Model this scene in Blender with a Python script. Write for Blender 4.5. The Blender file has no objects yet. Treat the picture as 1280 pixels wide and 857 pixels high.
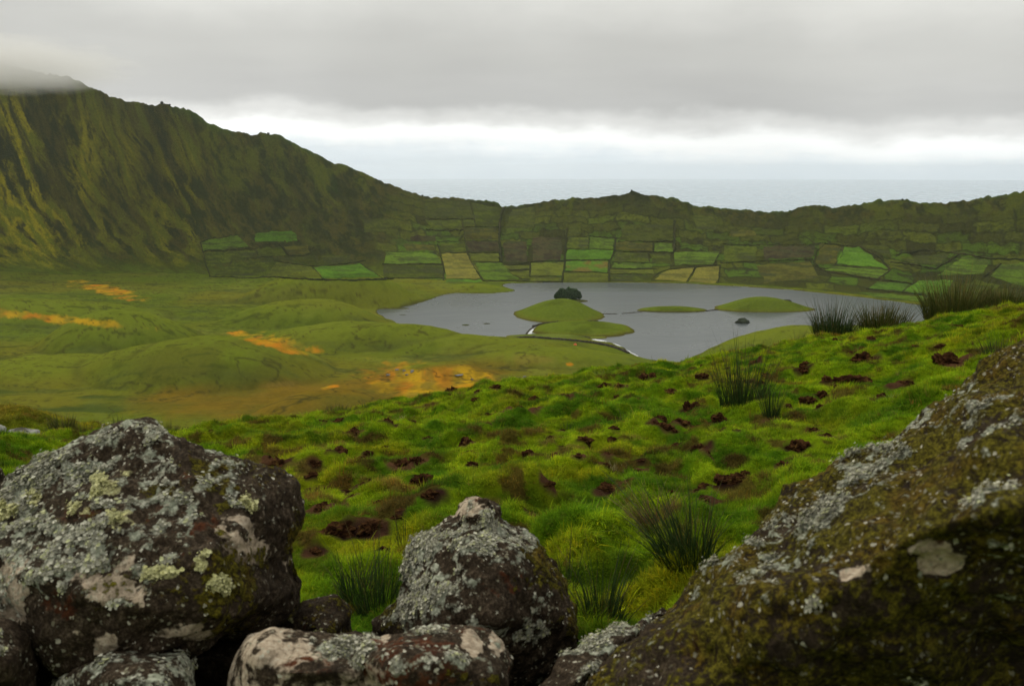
import bpy, bmesh, math, random
import numpy as np
from mathutils import Vector

# ------------------------------------------------------------------ camera, sky, sun, exposure
S = bpy.context.scene
COL = S.collection
R = math.radians
FPX, CX, CY = 1108.0, 640.0, 428.5          # focal length and centre, in pixels of the 1280 px wide photograph
PITCH = math.atan2(CY - 213.0, FPX)
H = 160.0                                    # eye level above the lake (lake surface is z = 0)
SEA_Z = -400.0

cam_d = bpy.data.cameras.new('camera')
cam = bpy.data.objects.new('camera', cam_d)
COL.objects.link(cam)
cam.location = (0, 0, H)
cam.rotation_euler = (math.pi / 2 - PITCH, 0, 0)
cam_d.sensor_width = 36.0
cam_d.lens = FPX / 1280.0 * 36.0
cam_d.clip_start = 0.05
cam_d.clip_end = 300000.0
cam_d.dof.use_dof = True
cam_d.dof.focus_distance = 11.0
cam_d.dof.aperture_fstop = 6.0
S.camera = cam
S.render.resolution_x, S.render.resolution_y = 1024, 685
S.view_settings.view_transform = 'Standard'
S.view_settings.look = 'None'
S.view_settings.exposure = 0.0
S.view_settings.gamma = 1.0
S.cycles.use_denoising = True
S.cycles.max_bounces = 6
S.cycles.volume_bounces = 2
S.cycles.volume_step_rate = 1.0
S.cycles.volume_max_steps = 128
S.cycles.use_adaptive_sampling = True
S.cycles.adaptive_threshold = 0.01

SUN_EL, SUN_AZ = R(40), R(-42)               # azimuth measured from +Y (view direction) towards +X
world = bpy.data.worlds.new('World')
S.world = world
world.use_nodes = True
wt = world.node_tree
wt.nodes.clear()


class NT:
    """small helper to write node trees"""
    def __init__(self, tree):
        self.t = tree

    def n(self, kind, **kw):
        nd = self.t.nodes.new(kind)
        ins = kw.pop('ins', {})
        for k, v in kw.items():
            setattr(nd, k, v)
        for k, v in ins.items():
            s = nd.inputs[k]
            if isinstance(v, bpy.types.NodeSocket):
                self.t.links.new(v, s)
            else:
                s.default_value = v
        return nd

    def math(self, op, a, b=None, c=None, clamp=False):
        nd = self.t.nodes.new('ShaderNodeMath')
        nd.operation = op
        nd.use_clamp = clamp
        for i, v in enumerate((a, b, c)):
            if v is None:
                continue
            if isinstance(v, bpy.types.NodeSocket):
                self.t.links.new(v, nd.inputs[i])
            else:
                nd.inputs[i].default_value = v
        return nd.outputs[0]

    def ramp(self, fac, stops, interp='LINEAR'):
        nd = self.t.nodes.new('ShaderNodeValToRGB')
        nd.color_ramp.interpolation = interp
        el = nd.color_ramp.elements
        while len(el) < len(stops):
            el.new(0.5)
        for e, (p, c) in zip(el, stops):
            e.position = p
            e.color = (c, c, c, 1) if isinstance(c, (int, float)) else (*c, 1)
        self.t.links.new(fac, nd.inputs[0])
        return nd.outputs[0]

    def mix(self, fac, a, b, mode='MIX'):
        nd = self.t.nodes.new('ShaderNodeMix')
        nd.data_type = 'RGBA'
        nd.blend_type = mode
        for s, v in ((nd.inputs[0], fac), (nd.inputs[6], a), (nd.inputs[7], b)):
            if isinstance(v, bpy.types.NodeSocket):
                self.t.links.new(v, s)
            elif isinstance(v, (int, float)):
                s.default_value = v
            else:
                s.default_value = (*v, 1)
        return nd.outputs[2]

    def link(self, a, b):
        self.t.links.new(a, b)


w = NT(wt)
tc = w.n('ShaderNodeTexCoord')
sep = w.n('ShaderNodeSeparateXYZ', ins={0: tc.outputs['Generated']})
z = sep.outputs[2]
zc = w.math('ADD', w.math('MAXIMUM', z, 0.0), 0.05)
cx_ = w.math('DIVIDE', sep.outputs[0], zc)
cy_ = w.math('DIVIDE', sep.outputs[1], zc)
cvec = w.n('ShaderNodeCombineXYZ', ins={0: cx_, 1: cy_, 2: 0.0}).outputs[0]
# broad soft structure of the cloud sheet, seen in perspective
n1 = w.n('ShaderNodeTexNoise', ins={'Vector': cvec, 'Scale': 0.35, 'Detail': 5.0, 'Roughness': 0.5}).outputs[0]
n2 = w.n('ShaderNodeTexNoise', ins={'Vector': cvec, 'Scale': 0.9, 'Detail': 6.0, 'Roughness': 0.55}).outputs[0]
dvec = w.n('ShaderNodeMapping', ins={'Vector': tc.outputs['Generated'], 'Scale': (1.0, 1.0, 2.2)}).outputs[0]
n3 = w.n('ShaderNodeTexNoise', ins={'Vector': dvec, 'Scale': 9.0, 'Detail': 6.0, 'Roughness': 0.6}).outputs[0]
n4 = w.n('ShaderNodeTexNoise', ins={'Vector': dvec, 'Scale': 2.2, 'Detail': 2.0, 'Roughness': 0.5}).outputs[0]
# height above the horizon, wobbled so that the cloud base has an uneven lower edge
zw = w.math('ADD', z, w.math('MULTIPLY', w.math('SUBTRACT', n3, 0.5), 0.048))
zw = w.math('ADD', zw, w.math('MULTIPLY', w.math('SUBTRACT', n4, 0.5), 0.06))
zw = w.math('ADD', zw, w.math('MULTIPLY', sep.outputs[0], 0.024))
zw = w.math('ADD', zw, 0.014)
base = w.ramp(zw, [(0.0, (0.58, 0.66, 0.73)), (0.016, (0.66, 0.73, 0.77)), (0.044, (0.92, 0.93, 0.91)),
                   (0.064, (0.62, 0.62, 0.60)), (0.082, (0.44, 0.44, 0.425)),
                   (0.14, (0.48, 0.48, 0.455)), (0.20, (0.60, 0.60, 0.565)), (0.42, (0.76, 0.755, 0.715)), (1.0, (0.95, 0.94, 0.90))], 'EASE')
varia = w.math('ADD', 1.03, w.math('ADD', w.math('MULTIPLY', n1, 0.28), w.math('MULTIPLY', n2, 0.12)))
vfac = w.n('ShaderNodeCombineXYZ', ins={0: varia, 1: varia, 2: varia}).outputs[0]
cloud = w.mix(1.0, base, vfac, 'MULTIPLY')
lite = w.ramp(w.n('ShaderNodeTexNoise', ins={'Vector': tc.outputs['Generated'], 'Scale': 3.2, 'Detail': 2.0}).outputs[0], [(0.3, 0.90), (0.7, 1.10)])
cloud = w.mix(1.0, cloud, lite, 'MULTIPLY')
cloud10 = w.mix(1.0, cloud, (10.0, 10.0, 10.0), 'MULTIPLY')
sky = w.n('ShaderNodeTexSky', sky_type='NISHITA', sun_disc=False, sun_elevation=SUN_EL, sun_rotation=SUN_AZ)
cover = w.ramp(zw, [(0.0, 0.93), (0.05, 0.96), (0.09, 1.0)])
wcol = w.mix(cover, sky.outputs[0], cloud10)
bg = w.n('ShaderNodeBackground', ins={'Color': wcol, 'Strength': 0.1})
wo = w.n('ShaderNodeOutputWorld', ins={'Surface': bg.outputs[0]})

sun_d = bpy.data.lights.new('sun', 'SUN')
sun_d.energy = 1.5
sun_d.angle = R(11)
sun_d.color = (1.0, 0.92, 0.76)
sun = bpy.data.objects.new('sun', sun_d)
COL.objects.link(sun)
sun.location = (0, 0, 600)
sdir = Vector((math.sin(SUN_AZ) * math.cos(SUN_EL), math.cos(SUN_AZ) * math.cos(SUN_EL), math.sin(SUN_EL)))
sun.rotation_euler = sdir.to_track_quat('Z', 'Y').to_euler()

# ------------------------------------------------------------------ helpers: geometry of the view, noise, meshes
rnd = random.Random(7)
rng = np.random.default_rng(11)
CP, SP = math.cos(PITCH), math.sin(PITCH)


def ray(px, py):
    """photograph pixel -> (azimuth, slope): how the survey of the place was measured"""
    u = (np.asarray(px, float) - CX) / FPX
    v = -(np.asarray(py, float) - CY) / FPX
    X, Y, Z = u, CP + v * SP, -SP + v * CP
    return np.arctan2(X, Y), Z / np.hypot(X, Y)


def plane_pt(px, py, z=0.0):
    a, t = ray(px, py)
    r = (z - H) / t
    return np.sin(a) * r, np.cos(a) * r


def depth_pt(px, py, d):
    u = (px - CX) / FPX
    v = -(py - CY) / FPX
    k = d / (CP + v * SP)
    return Vector((u * k, d, H + (-SP + v * CP) * k))


def project(X, Y, Z):
    Zr = Z - H
    f = Y * CP - Zr * SP
    f = np.where(f < 1e-3, 1e-3, f)
    up = Y * SP + Zr * CP
    return CX + FPX * X / f, CY - FPX * up / f


def _hash(ix, iy, iz, seed):
    h = (ix.astype(np.int64) * 374761393 + iy.astype(np.int64) * 668265263 + iz.astype(np.int64) * 2147483647 + seed * 974634533) & 0xffffffff
    h = ((h ^ (h >> 13)) * 1274126177) & 0xffffffff
    h = (h ^ (h >> 16)) & 0xffffffff
    return h.astype(np.float64) / 4294967295.0


def noise2(x, y, seed=0):
    x, y = np.broadcast_arrays(np.asarray(x, float), np.asarray(y, float))
    ix, iy = np.floor(x), np.floor(y)
    fx, fy = x - ix, y - iy
    fx = fx * fx * fx * (fx * (fx * 6 - 15) + 10)
    fy = fy * fy * fy * (fy * (fy * 6 - 15) + 10)
    z0 = np.zeros_like(ix)
    a, b = _hash(ix, iy, z0, seed), _hash(ix + 1, iy, z0, seed)
    c, d = _hash(ix, iy + 1, z0, seed), _hash(ix + 1, iy + 1, z0, seed)
    return ((a + (b - a) * fx) * (1 - fy) + (c + (d - c) * fx) * fy) * 2 - 1


def fbm2(x, y, oct=4, seed=0, gain=0.5):
    s, amp, tot = 0, 1.0, 0
    for o in range(oct):
        k = 2.03 ** o
        s = s + amp * noise2(np.asarray(x) * k + 17.3 * o, np.asarray(y) * k - 9.1 * o, seed + o)
        tot += amp
        amp *= gain
    return s / tot


def noise3(x, y, z, seed=0):
    ix, iy, iz = np.floor(x), np.floor(y), np.floor(z)
    fx, fy, fz = x - ix, y - iy, z - iz
    fx, fy, fz = (f * f * (3 - 2 * f) for f in (fx, fy, fz))
    def L(k):
        a, b = _hash(ix, iy, iz + k, seed), _hash(ix + 1, iy, iz + k, seed)
        c, d = _hash(ix, iy + 1, iz + k, seed), _hash(ix + 1, iy + 1, iz + k, seed)
        return (a + (b - a) * fx) * (1 - fy) + (c + (d - c) * fx) * fy
    return (L(0) * (1 - fz) + L(1) * fz) * 2 - 1


def fbm3(p, scale, oct=3, seed=0, gain=0.5):
    s, amp, tot = 0, 1.0, 0
    for o in range(oct):
        k = scale * 2.03 ** o
        s = s + amp * noise3(p[:, 0] * k + 3.1 * o, p[:, 1] * k + 7.7 * o, p[:, 2] * k - 5.3 * o, seed + o)
        tot += amp
        amp *= gain
    return s / tot


def sstep(a, b, x):
    t = np.clip((np.asarray(x, float) - a) / (b - a), 0, 1)
    return t * t * (3 - 2 * t)


def mesh_np(name, verts, faces, mat=None, smooth=True, parent=None, cols=None, link=True, colname='col'):
    """verts (n,3), faces (m,k) with one k"""
    me = bpy.data.meshes.new(name)
    verts = np.ascontiguousarray(verts, dtype=np.float32)
    faces = np.ascontiguousarray(faces, dtype=np.int32)
    m, k = faces.shape
    me.vertices.add(len(verts))
    me.vertices.foreach_set('co', verts.ravel())
    me.loops.add(m * k)
    me.loops.foreach_set('vertex_index', faces.ravel())
    me.polygons.add(m)
    me.polygons.foreach_set('loop_start', np.arange(0, m * k, k, dtype=np.int32))
    me.polygons.foreach_set('use_smooth', np.full(m, smooth, dtype=bool))
    me.update(calc_edges=True)
    if cols is not None:
        add_col(me, cols, colname)
    if mat:
        me.materials.append(mat)
    o = bpy.data.objects.new(name, me)
    if link:
        COL.objects.link(o)
    if parent:
        o.parent = parent
    return o


def add_col(me, cols, name='col'):
    c = np.ones((len(cols), 4), dtype=np.float32)
    c[:, :3] = cols
    at = me.attributes.new(name, 'FLOAT_COLOR', 'POINT')
    at.data.foreach_set('color', c.ravel())


def add_float(me, vals, name):
    at = me.attributes.new(name, 'FLOAT', 'POINT')
    at.data.foreach_set('value', np.ascontiguousarray(vals, dtype=np.float32))


def grid_faces(rows, cols, wrap=False):
    i = np.arange(rows - 1)[:, None]
    cmax = cols if wrap else cols - 1
    j = np.arange(cmax)[None, :]
    jn = (j + 1) % cols
    a = i * cols + j
    b = i * cols + jn
    c = (i + 1) * cols + jn
    d = (i + 1) * cols + j
    return np.stack([a, b, c, d], -1).reshape(-1, 4)


def tag(o, label=None, cat=None, group=None, kind=None):
    if label: o['label'] = label
    if cat: o['category'] = cat
    if group: o['group'] = group
    if kind: o['kind'] = kind
    return o


def empty(name, loc=(0, 0, 0), rz=0.0):
    o = bpy.data.objects.new(name, None)
    o.location = loc
    o.rotation_euler = (0, 0, rz)
    o.empty_display_size = 0.1
    COL.objects.link(o)
    return o


def copy_tree(o, parent=None):
    c = o.copy()
    COL.objects.link(c)
    if parent:
        c.parent = parent
    for ch in list(o.children):
        copy_tree(ch, c)
    return c


# ------------------------------------------------------------------ materials
def new_mat(name):
    m = bpy.data.materials.new(name)
    m.use_nodes = True
    m.node_tree.nodes.clear()
    return m, NT(m.node_tree)


def finish(m, t, shader):
    t.n('ShaderNodeOutputMaterial', ins={'Surface': shader})
    return m


def mat_land(name, noise_scale, bump_scale, bump_dist, rough=0.95, attr='col', vary=0.5, by=None):
    m, t = new_mat(name)
    at = t.n('ShaderNodeAttribute', attribute_name=attr)
    geo = t.n('ShaderNodeNewGeometry')
    na = t.n('ShaderNodeTexNoise', ins={'Vector': geo.outputs['Position'], 'Scale': noise_scale, 'Detail': 6.0, 'Roughness': 0.7}).outputs[0]
    nb = t.n('ShaderNodeTexNoise', ins={'Vector': geo.outputs['Position'], 'Scale': bump_scale, 'Detail': 5.0, 'Roughness': 0.65}).outputs[0]
    f = t.math('ADD', 1.0 - vary, t.math('MULTIPLY', na, 2 * vary))
    bst = 1.0
    if by:
        bst = t.n('ShaderNodeAttribute', attribute_name=by).outputs['Fac']
        f = t.math('MULTIPLY_ADD', t.math('SUBTRACT', f, 1.0), bst, 1.0)
    fv = t.n('ShaderNodeCombineXYZ', ins={0: f, 1: f, 2: f}).outputs[0]
    c = t.mix(1.0, at.outputs['Color'], fv, 'MULTIPLY')
    bp = t.n('ShaderNodeBump', ins={'Strength': bst, 'Distance': bump_dist, 'Height': nb})
    b = t.n('ShaderNodeBsdfPrincipled', ins={'Base Color': c, 'Roughness': rough, 'Normal': bp.outputs[0], 'Specular IOR Level': 0.0})
    return finish(m, t, b.outputs[0])


M_crater = mat_land('crater_vegetation', 0.34, 0.42, 2.2, vary=0.65, by='rough')
M_field = mat_land('pasture_grass', 0.30, 0.40, 1.4, vary=0.62)
M_islet = mat_land('islet_turf', 0.35, 0.5, 0.8, vary=0.5)
M_soilg = mat_land('turf_ground', 14.0, 30.0, 0.03, vary=0.5)
M_hedge = mat_land('hedge_leaves', 0.9, 1.2, 0.8, vary=0.7)
M_rockfar = mat_land('dark_rock', 0.6, 0.9, 0.6, vary=0.6)


def mat_water(name, base, rough, scale, dist, stretch=(1, 1, 1)):
    m, t = new_mat(name)
    geo = t.n('ShaderNodeNewGeometry')
    mp = t.n('ShaderNodeMapping', ins={'Vector': geo.outputs['Position'], 'Scale': stretch})
    nz = t.n('ShaderNodeTexNoise', ins={'Vector': mp.outputs[0], 'Scale': scale, 'Detail': 4.0, 'Roughness': 0.6}).outputs[0]
    bmp = t.n('ShaderNodeMapping', ins={'Vector': geo.outputs['Position'], 'Scale': (0.6, 1.0, 1.0), 'Rotation': (0, 0, 0.5)})
    big = t.n('ShaderNodeTexNoise', ins={'Vector': bmp.outputs[0], 'Scale': 0.006, 'Detail': 4.0, 'Roughness': 0.55, 'Distortion': 0.5}).outputs[0]
    bp = t.n('ShaderNodeBump', ins={'Strength': 1.0, 'Distance': dist, 'Height': nz})
    rg = t.math('ADD', rough, t.math('MULTIPLY', t.math('SUBTRACT', big, 0.5), 0.55))
    b = t.n('ShaderNodeBsdfPrincipled', ins={'Base Color': (*base, 1), 'Roughness': rg, 'IOR': 1.33, 'Normal': bp.outputs[0]})
    return finish(m, t, b.outputs[0])


M_lake = mat_water('lake_water', (0.066, 0.078, 0.080), 0.30, 0.5, 0.10, (1.0, 0.55, 1.0))
M_sea = mat_water('sea_water', (0.27, 0.36, 0.43), 0.25, 0.02, 0.02)
M_pond = mat_water('pond_water', (0.05, 0.06, 0.06), 0.06, 1.0, 0.01)

# ------------------------------------------------------------------ survey of the crater
rim_px = np.array([(-420, 40), (-250, 55), (-120, 68), (0, 80), (40, 88), (90, 98), (110, 108), (130, 117), (150, 124), (180, 131), (198, 131), (203, 129), (215, 133),
    (235, 139), (250, 146), (265, 157), (290, 163), (310, 169), (330, 168), (350, 169), (370, 180), (400, 195), (420, 205), (440, 210), (455, 215),
    (480, 228), (500, 235), (520, 243), (535, 246.5), (560, 247), (590, 249), (615, 251.5), (630, 258.5), (650, 256.5), (690, 250.5), (720, 248), (750, 247.5),
    (775, 243), (790, 240), (810, 244), (840, 248.5), (860, 252), (867, 258), (890, 259), (920, 262), (950, 264.5), (975, 265.5), (990, 263), (1005, 257), (1020, 256),
    (1040, 260), (1060, 258), (1090, 252.5), (1130, 249.5), (1150, 253), (1190, 253.5), (1220, 249), (1250, 244), (1280, 238.5), (1400, 215), (1600, 180), (2000, 140)], float)
foot_px = np.array([(-420, 352), (0, 342), (100, 346), (200, 342), (260, 346), (400, 350.5), (480, 350), (557, 353), (640, 352), (700, 352.5), (800, 352.5), (860, 353), (900, 355),
    (960, 358.5), (1000, 361.5), (1100, 372), (1160, 380), (1280, 392), (1500, 420), (2000, 450)], float)
rimdist_px = np.array([(-420, 1450), (0, 1500), (200, 1560), (400, 1600), (530, 1620), (640, 1640), (900, 1600), (1100, 1500), (1280, 1420), (1500, 1350), (2000, 1300)], float)
ra, rt = ray(rim_px[:, 0], rim_px[:, 1])
fa, ft = ray(foot_px[:, 0], foot_px[:, 1])
da, _ = ray(rimdist_px[:, 0], np.full(len(rimdist_px), 260.0))
lake_px = np.array([(471, 386), (495, 386), (512, 382), (530, 376.5), (548, 371), (567, 366.3), (580, 366.8), (610, 367), (632, 366), (645, 363.3), (640, 360.5), (626, 357.5), (631, 354.6),
    (660, 353.6), (700, 353.2), (760, 353), (820, 353.6), (880, 355.5), (930, 358.5), (980, 361.5), (1030, 366.5), (1080, 372), (1120, 377), (1160, 382.5), (1200, 391),
    (1180, 402), (1100, 405), (1060, 406), (1012, 408.5), (985, 409.5), (960, 414), (930, 421.5), (900, 431), (872, 442), (855, 452), (825, 452), (797, 446),
    (787, 440), (778, 433), (763, 428), (735, 423.5), (700, 421.5), (660, 421.8), (645, 423.5), (620, 423.6), (590, 420.5), (560, 417), (530, 412), (505, 408), (490, 402), (480, 396), (471, 391)], float)
lx, ly = plane_pt(lake_px[:, 0], lake_px[:, 1])


def smooth_closed(x, y, it=2):
    for _ in range(it):
        x2, y2 = np.roll(x, -1), np.roll(y, -1)
        x, y = np.stack([0.75 * x + 0.25 * x2, 0.25 * x + 0.75 * x2], 1).ravel(), np.stack([0.75 * y + 0.25 * y2, 0.25 * y + 0.75 * y2], 1).ravel()
    return x, y


lx, ly = smooth_closed(lx, ly, 2)
lx = lx + noise2(lx / 14, ly / 14, 5) * 1.6
ly = ly + noise2(lx / 14, ly / 14, 6) * 3.0


def inside(px, py, qx, qy):
    res = np.zeros(np.shape(px), bool)
    n = len(qx)
    j = n - 1
    for i in range(n):
        dy = qy[j] - qy[i]
        c = ((qy[i] > py) != (qy[j] > py))
        xi = (qx[j] - qx[i]) * (py - qy[i]) / (dy if abs(dy) > 1e-12 else 1e-12) + qx[i]
        res ^= c & (px < xi)
        j = i
    return res


def dist_poly(px, py, qx, qy):
    d2 = np.full(np.shape(px), 1e18)
    n = len(qx)
    for i in range(n):
        ax, ay = qx[i], qy[i]
        bx, by = qx[(i + 1) % n] - ax, qy[(i + 1) % n] - ay
        t = np.clip(((px - ax) * bx + (py - ay) * by) / (bx * bx + by * by + 1e-12), 0, 1)
        d2 = np.minimum(d2, (px - ax - t * bx) ** 2 + (py - ay - t * by) ** 2)
    return np.sqrt(d2)


# grassy mounds on the crater floor: centre of base (px), half width (px), depth half (m), height (m)
mounds = [((420, 378), 135, 62, 21, 0), ((395, 404), 120, 55, 13, 0), ((150, 434), 100, 62, 17, 0), ((265, 470), 150, 72, 15.5, 0), ((445, 430), 140, 60, 9, 0),
          ((590, 437), 150, 45, 6, 0), ((700, 452), 130, 40, 5, 0), ((415, 540), 130, 50, 12, 0), ((60, 470), 120, 60, 5, 0), ((545, 470), 75, 26, 3.5, 0),
          ((520, 402), 40, 40, 5, 0), ((40, 400), 160, 80, 10, 0), ((960, 432), 130, 70, 9, 0), ((470, 362), 70, 25, 4, 0), ((600, 361.5), 45, 22, 3, 0)]
mw = []
for (mx, my), hw, dp, mh, _ in mounds:
    cx0, cy0 = plane_pt(mx, my)
    mw.append((float(cx0), float(cy0), hw / FPX * math.hypot(cx0, cy0), dp, mh * 1.85))


def mound_edge(X, Y):
    e = np.zeros(np.shape(X))
    ins_ = np.zeros(np.shape(X))
    for cx0, cy0, hw, dp, mh in mw:
        wob = 1 + 0.12 * noise2(X / 60, Y / 60, 31)
        q = (((X - cx0) / hw) ** 2 + ((Y - cy0) / dp) ** 2) * wob
        e = np.maximum(e, np.exp(-((q - 1.0) / 0.10) ** 2))
        ins_ = np.maximum(ins_, np.clip(1 - q, 0, 1))
    return e, ins_


def floor_z(X, Y):
    d = dist_poly(X, Y, lx, ly)
    ins = inside(X, Y, lx, ly)
    near = 1 - np.exp(-d / 45.0)
    zz = 0.5 + 3.0 * near + 0.9 * np.exp(-((d - 3) / 3.0) ** 2) * 0
    for cx0, cy0, hw, dp, mh in mw:
        wob = 1 + 0.12 * noise2(X / 60, Y / 60, 31)
        q = (((X - cx0) / hw) ** 2 + ((Y - cy0) / dp) ** 2) * wob
        zz = zz + mh * np.clip(1 - q, 0, 1) ** 1.1 * np.minimum(1, 0.12 + near * 1.25)
    zz = zz + near * (fbm2(X / 70, Y / 55, 4, 3) * 2.4 + fbm2(X / 18, Y / 24, 2, 8) * 0.6)
    edge = np.clip(d / 3.0, 0, 1)
    zz = np.where(ins, -1.6, zz * edge + 0.05 * (1 - edge))
    return zz, np.where(ins, -d, d)


# ---- the crater as one sheet: fine columns in view, coarser beyond
az_c = np.concatenate([np.linspace(R(-62), R(-33.5), 70)[:-1], np.linspace(R(-33.5), R(33.5), 960), np.linspace(R(33.5), R(62), 70)[1:]])
NC = len(az_c)
t_rim = np.interp(az_c, ra, rt)
t_foot = np.interp(az_c, fa, ft)
r_rim = np.interp(az_c, da, rimdist_px[:, 1])
r_foot = (0.5 - H) / t_foot
r_rim = np.maximum(r_rim, r_foot + 130)
jag = fbm2(az_c * 260, az_c * 0 + 1.5, 4, 44, 0.6)
z_rim = H + t_rim * r_rim + jag * 1.5
NF, NW, NO = 430, 220, 22
rows = []
r_near = 430.0
k = np.linspace(0, 1, NF)
rf = 1.0 / ((1 - k)[:, None] / r_near + k[:, None] / r_foot[None, :])
sW = np.linspace(0, 1, NW + 1)[1:]
rw = r_foot[None, :] + (r_rim - r_foot)[None, :] * sW[:, None]
sO = np.linspace(0, 1, NO + 1)[1:]
ro = r_rim[None, :] + (sO ** 1.6)[:, None] * 1500
RR = np.concatenate([rf, rw, ro], 0)
SS = np.concatenate([np.zeros(NF), sW, 1 + sO])[:, None] * np.ones((1, NC))
AZ = np.ones((len(RR), 1)) * az_c[None, :]
X, Y = np.sin(AZ) * RR, np.cos(AZ) * RR
zf, dsh = floor_z(X, Y)
U = az_c[None, :] * 1350.0                    # metres along the wall
U = U + 0 * RR
z_ff = np.take_along_axis(zf, np.full((1, NC), NF - 1), 0)
leftness = sstep(R(-2), R(-22), -(-AZ))       # 1 on the tall wall at the western end
leftness = sstep(0.0, 1.0, (-AZ - R(4)) / R(16))
pw = 1.12 + 1.0 * leftness
swc = np.clip(SS, 0, 1)
prof = swc ** pw
z_smooth_w = z_ff + (z_rim[None, :] - z_ff) * prof
env = np.clip(4 * swc * (1 - swc), 0, 1)
U = U + (95 * leftness + 14) * swc
warp = fbm2(U / 90, swc * 2.5, 3, 61) * 26
warp = warp * 1.6 + fbm2(U / 30, swc * 6, 3, 64) * 14
gul = 1 - np.abs(fbm2((U + warp) / 95, swc * 1.6, 5, 62, 0.62)) * 1.5 - np.abs(fbm2((U + warp * 0.7) / 30, swc * 3.4, 4, 63, 0.6)) * 0.6
gully_z = (gul - 0.35) * (7 - 1.5 * leftness) * env
z_out = z_rim[None, :] - (np.clip(RR - r_rim[None, :], 0, None)) * 0.36 - 3 * (1 - np.exp(-np.clip(RR - r_rim[None, :], 0, None) / 12))
z_out = np.maximum(z_out, SEA_Z - 0.5)
wallmask = (SS > 0) & (SS <= 1)
Z0 = np.where(SS <= 0, zf, np.where(SS <= 1, z_smooth_w + gully_z, z_out))    # the sheet before small roughness
# soften the join between floor and wall
PX, PY = project(X, Y, Z0)

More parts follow.
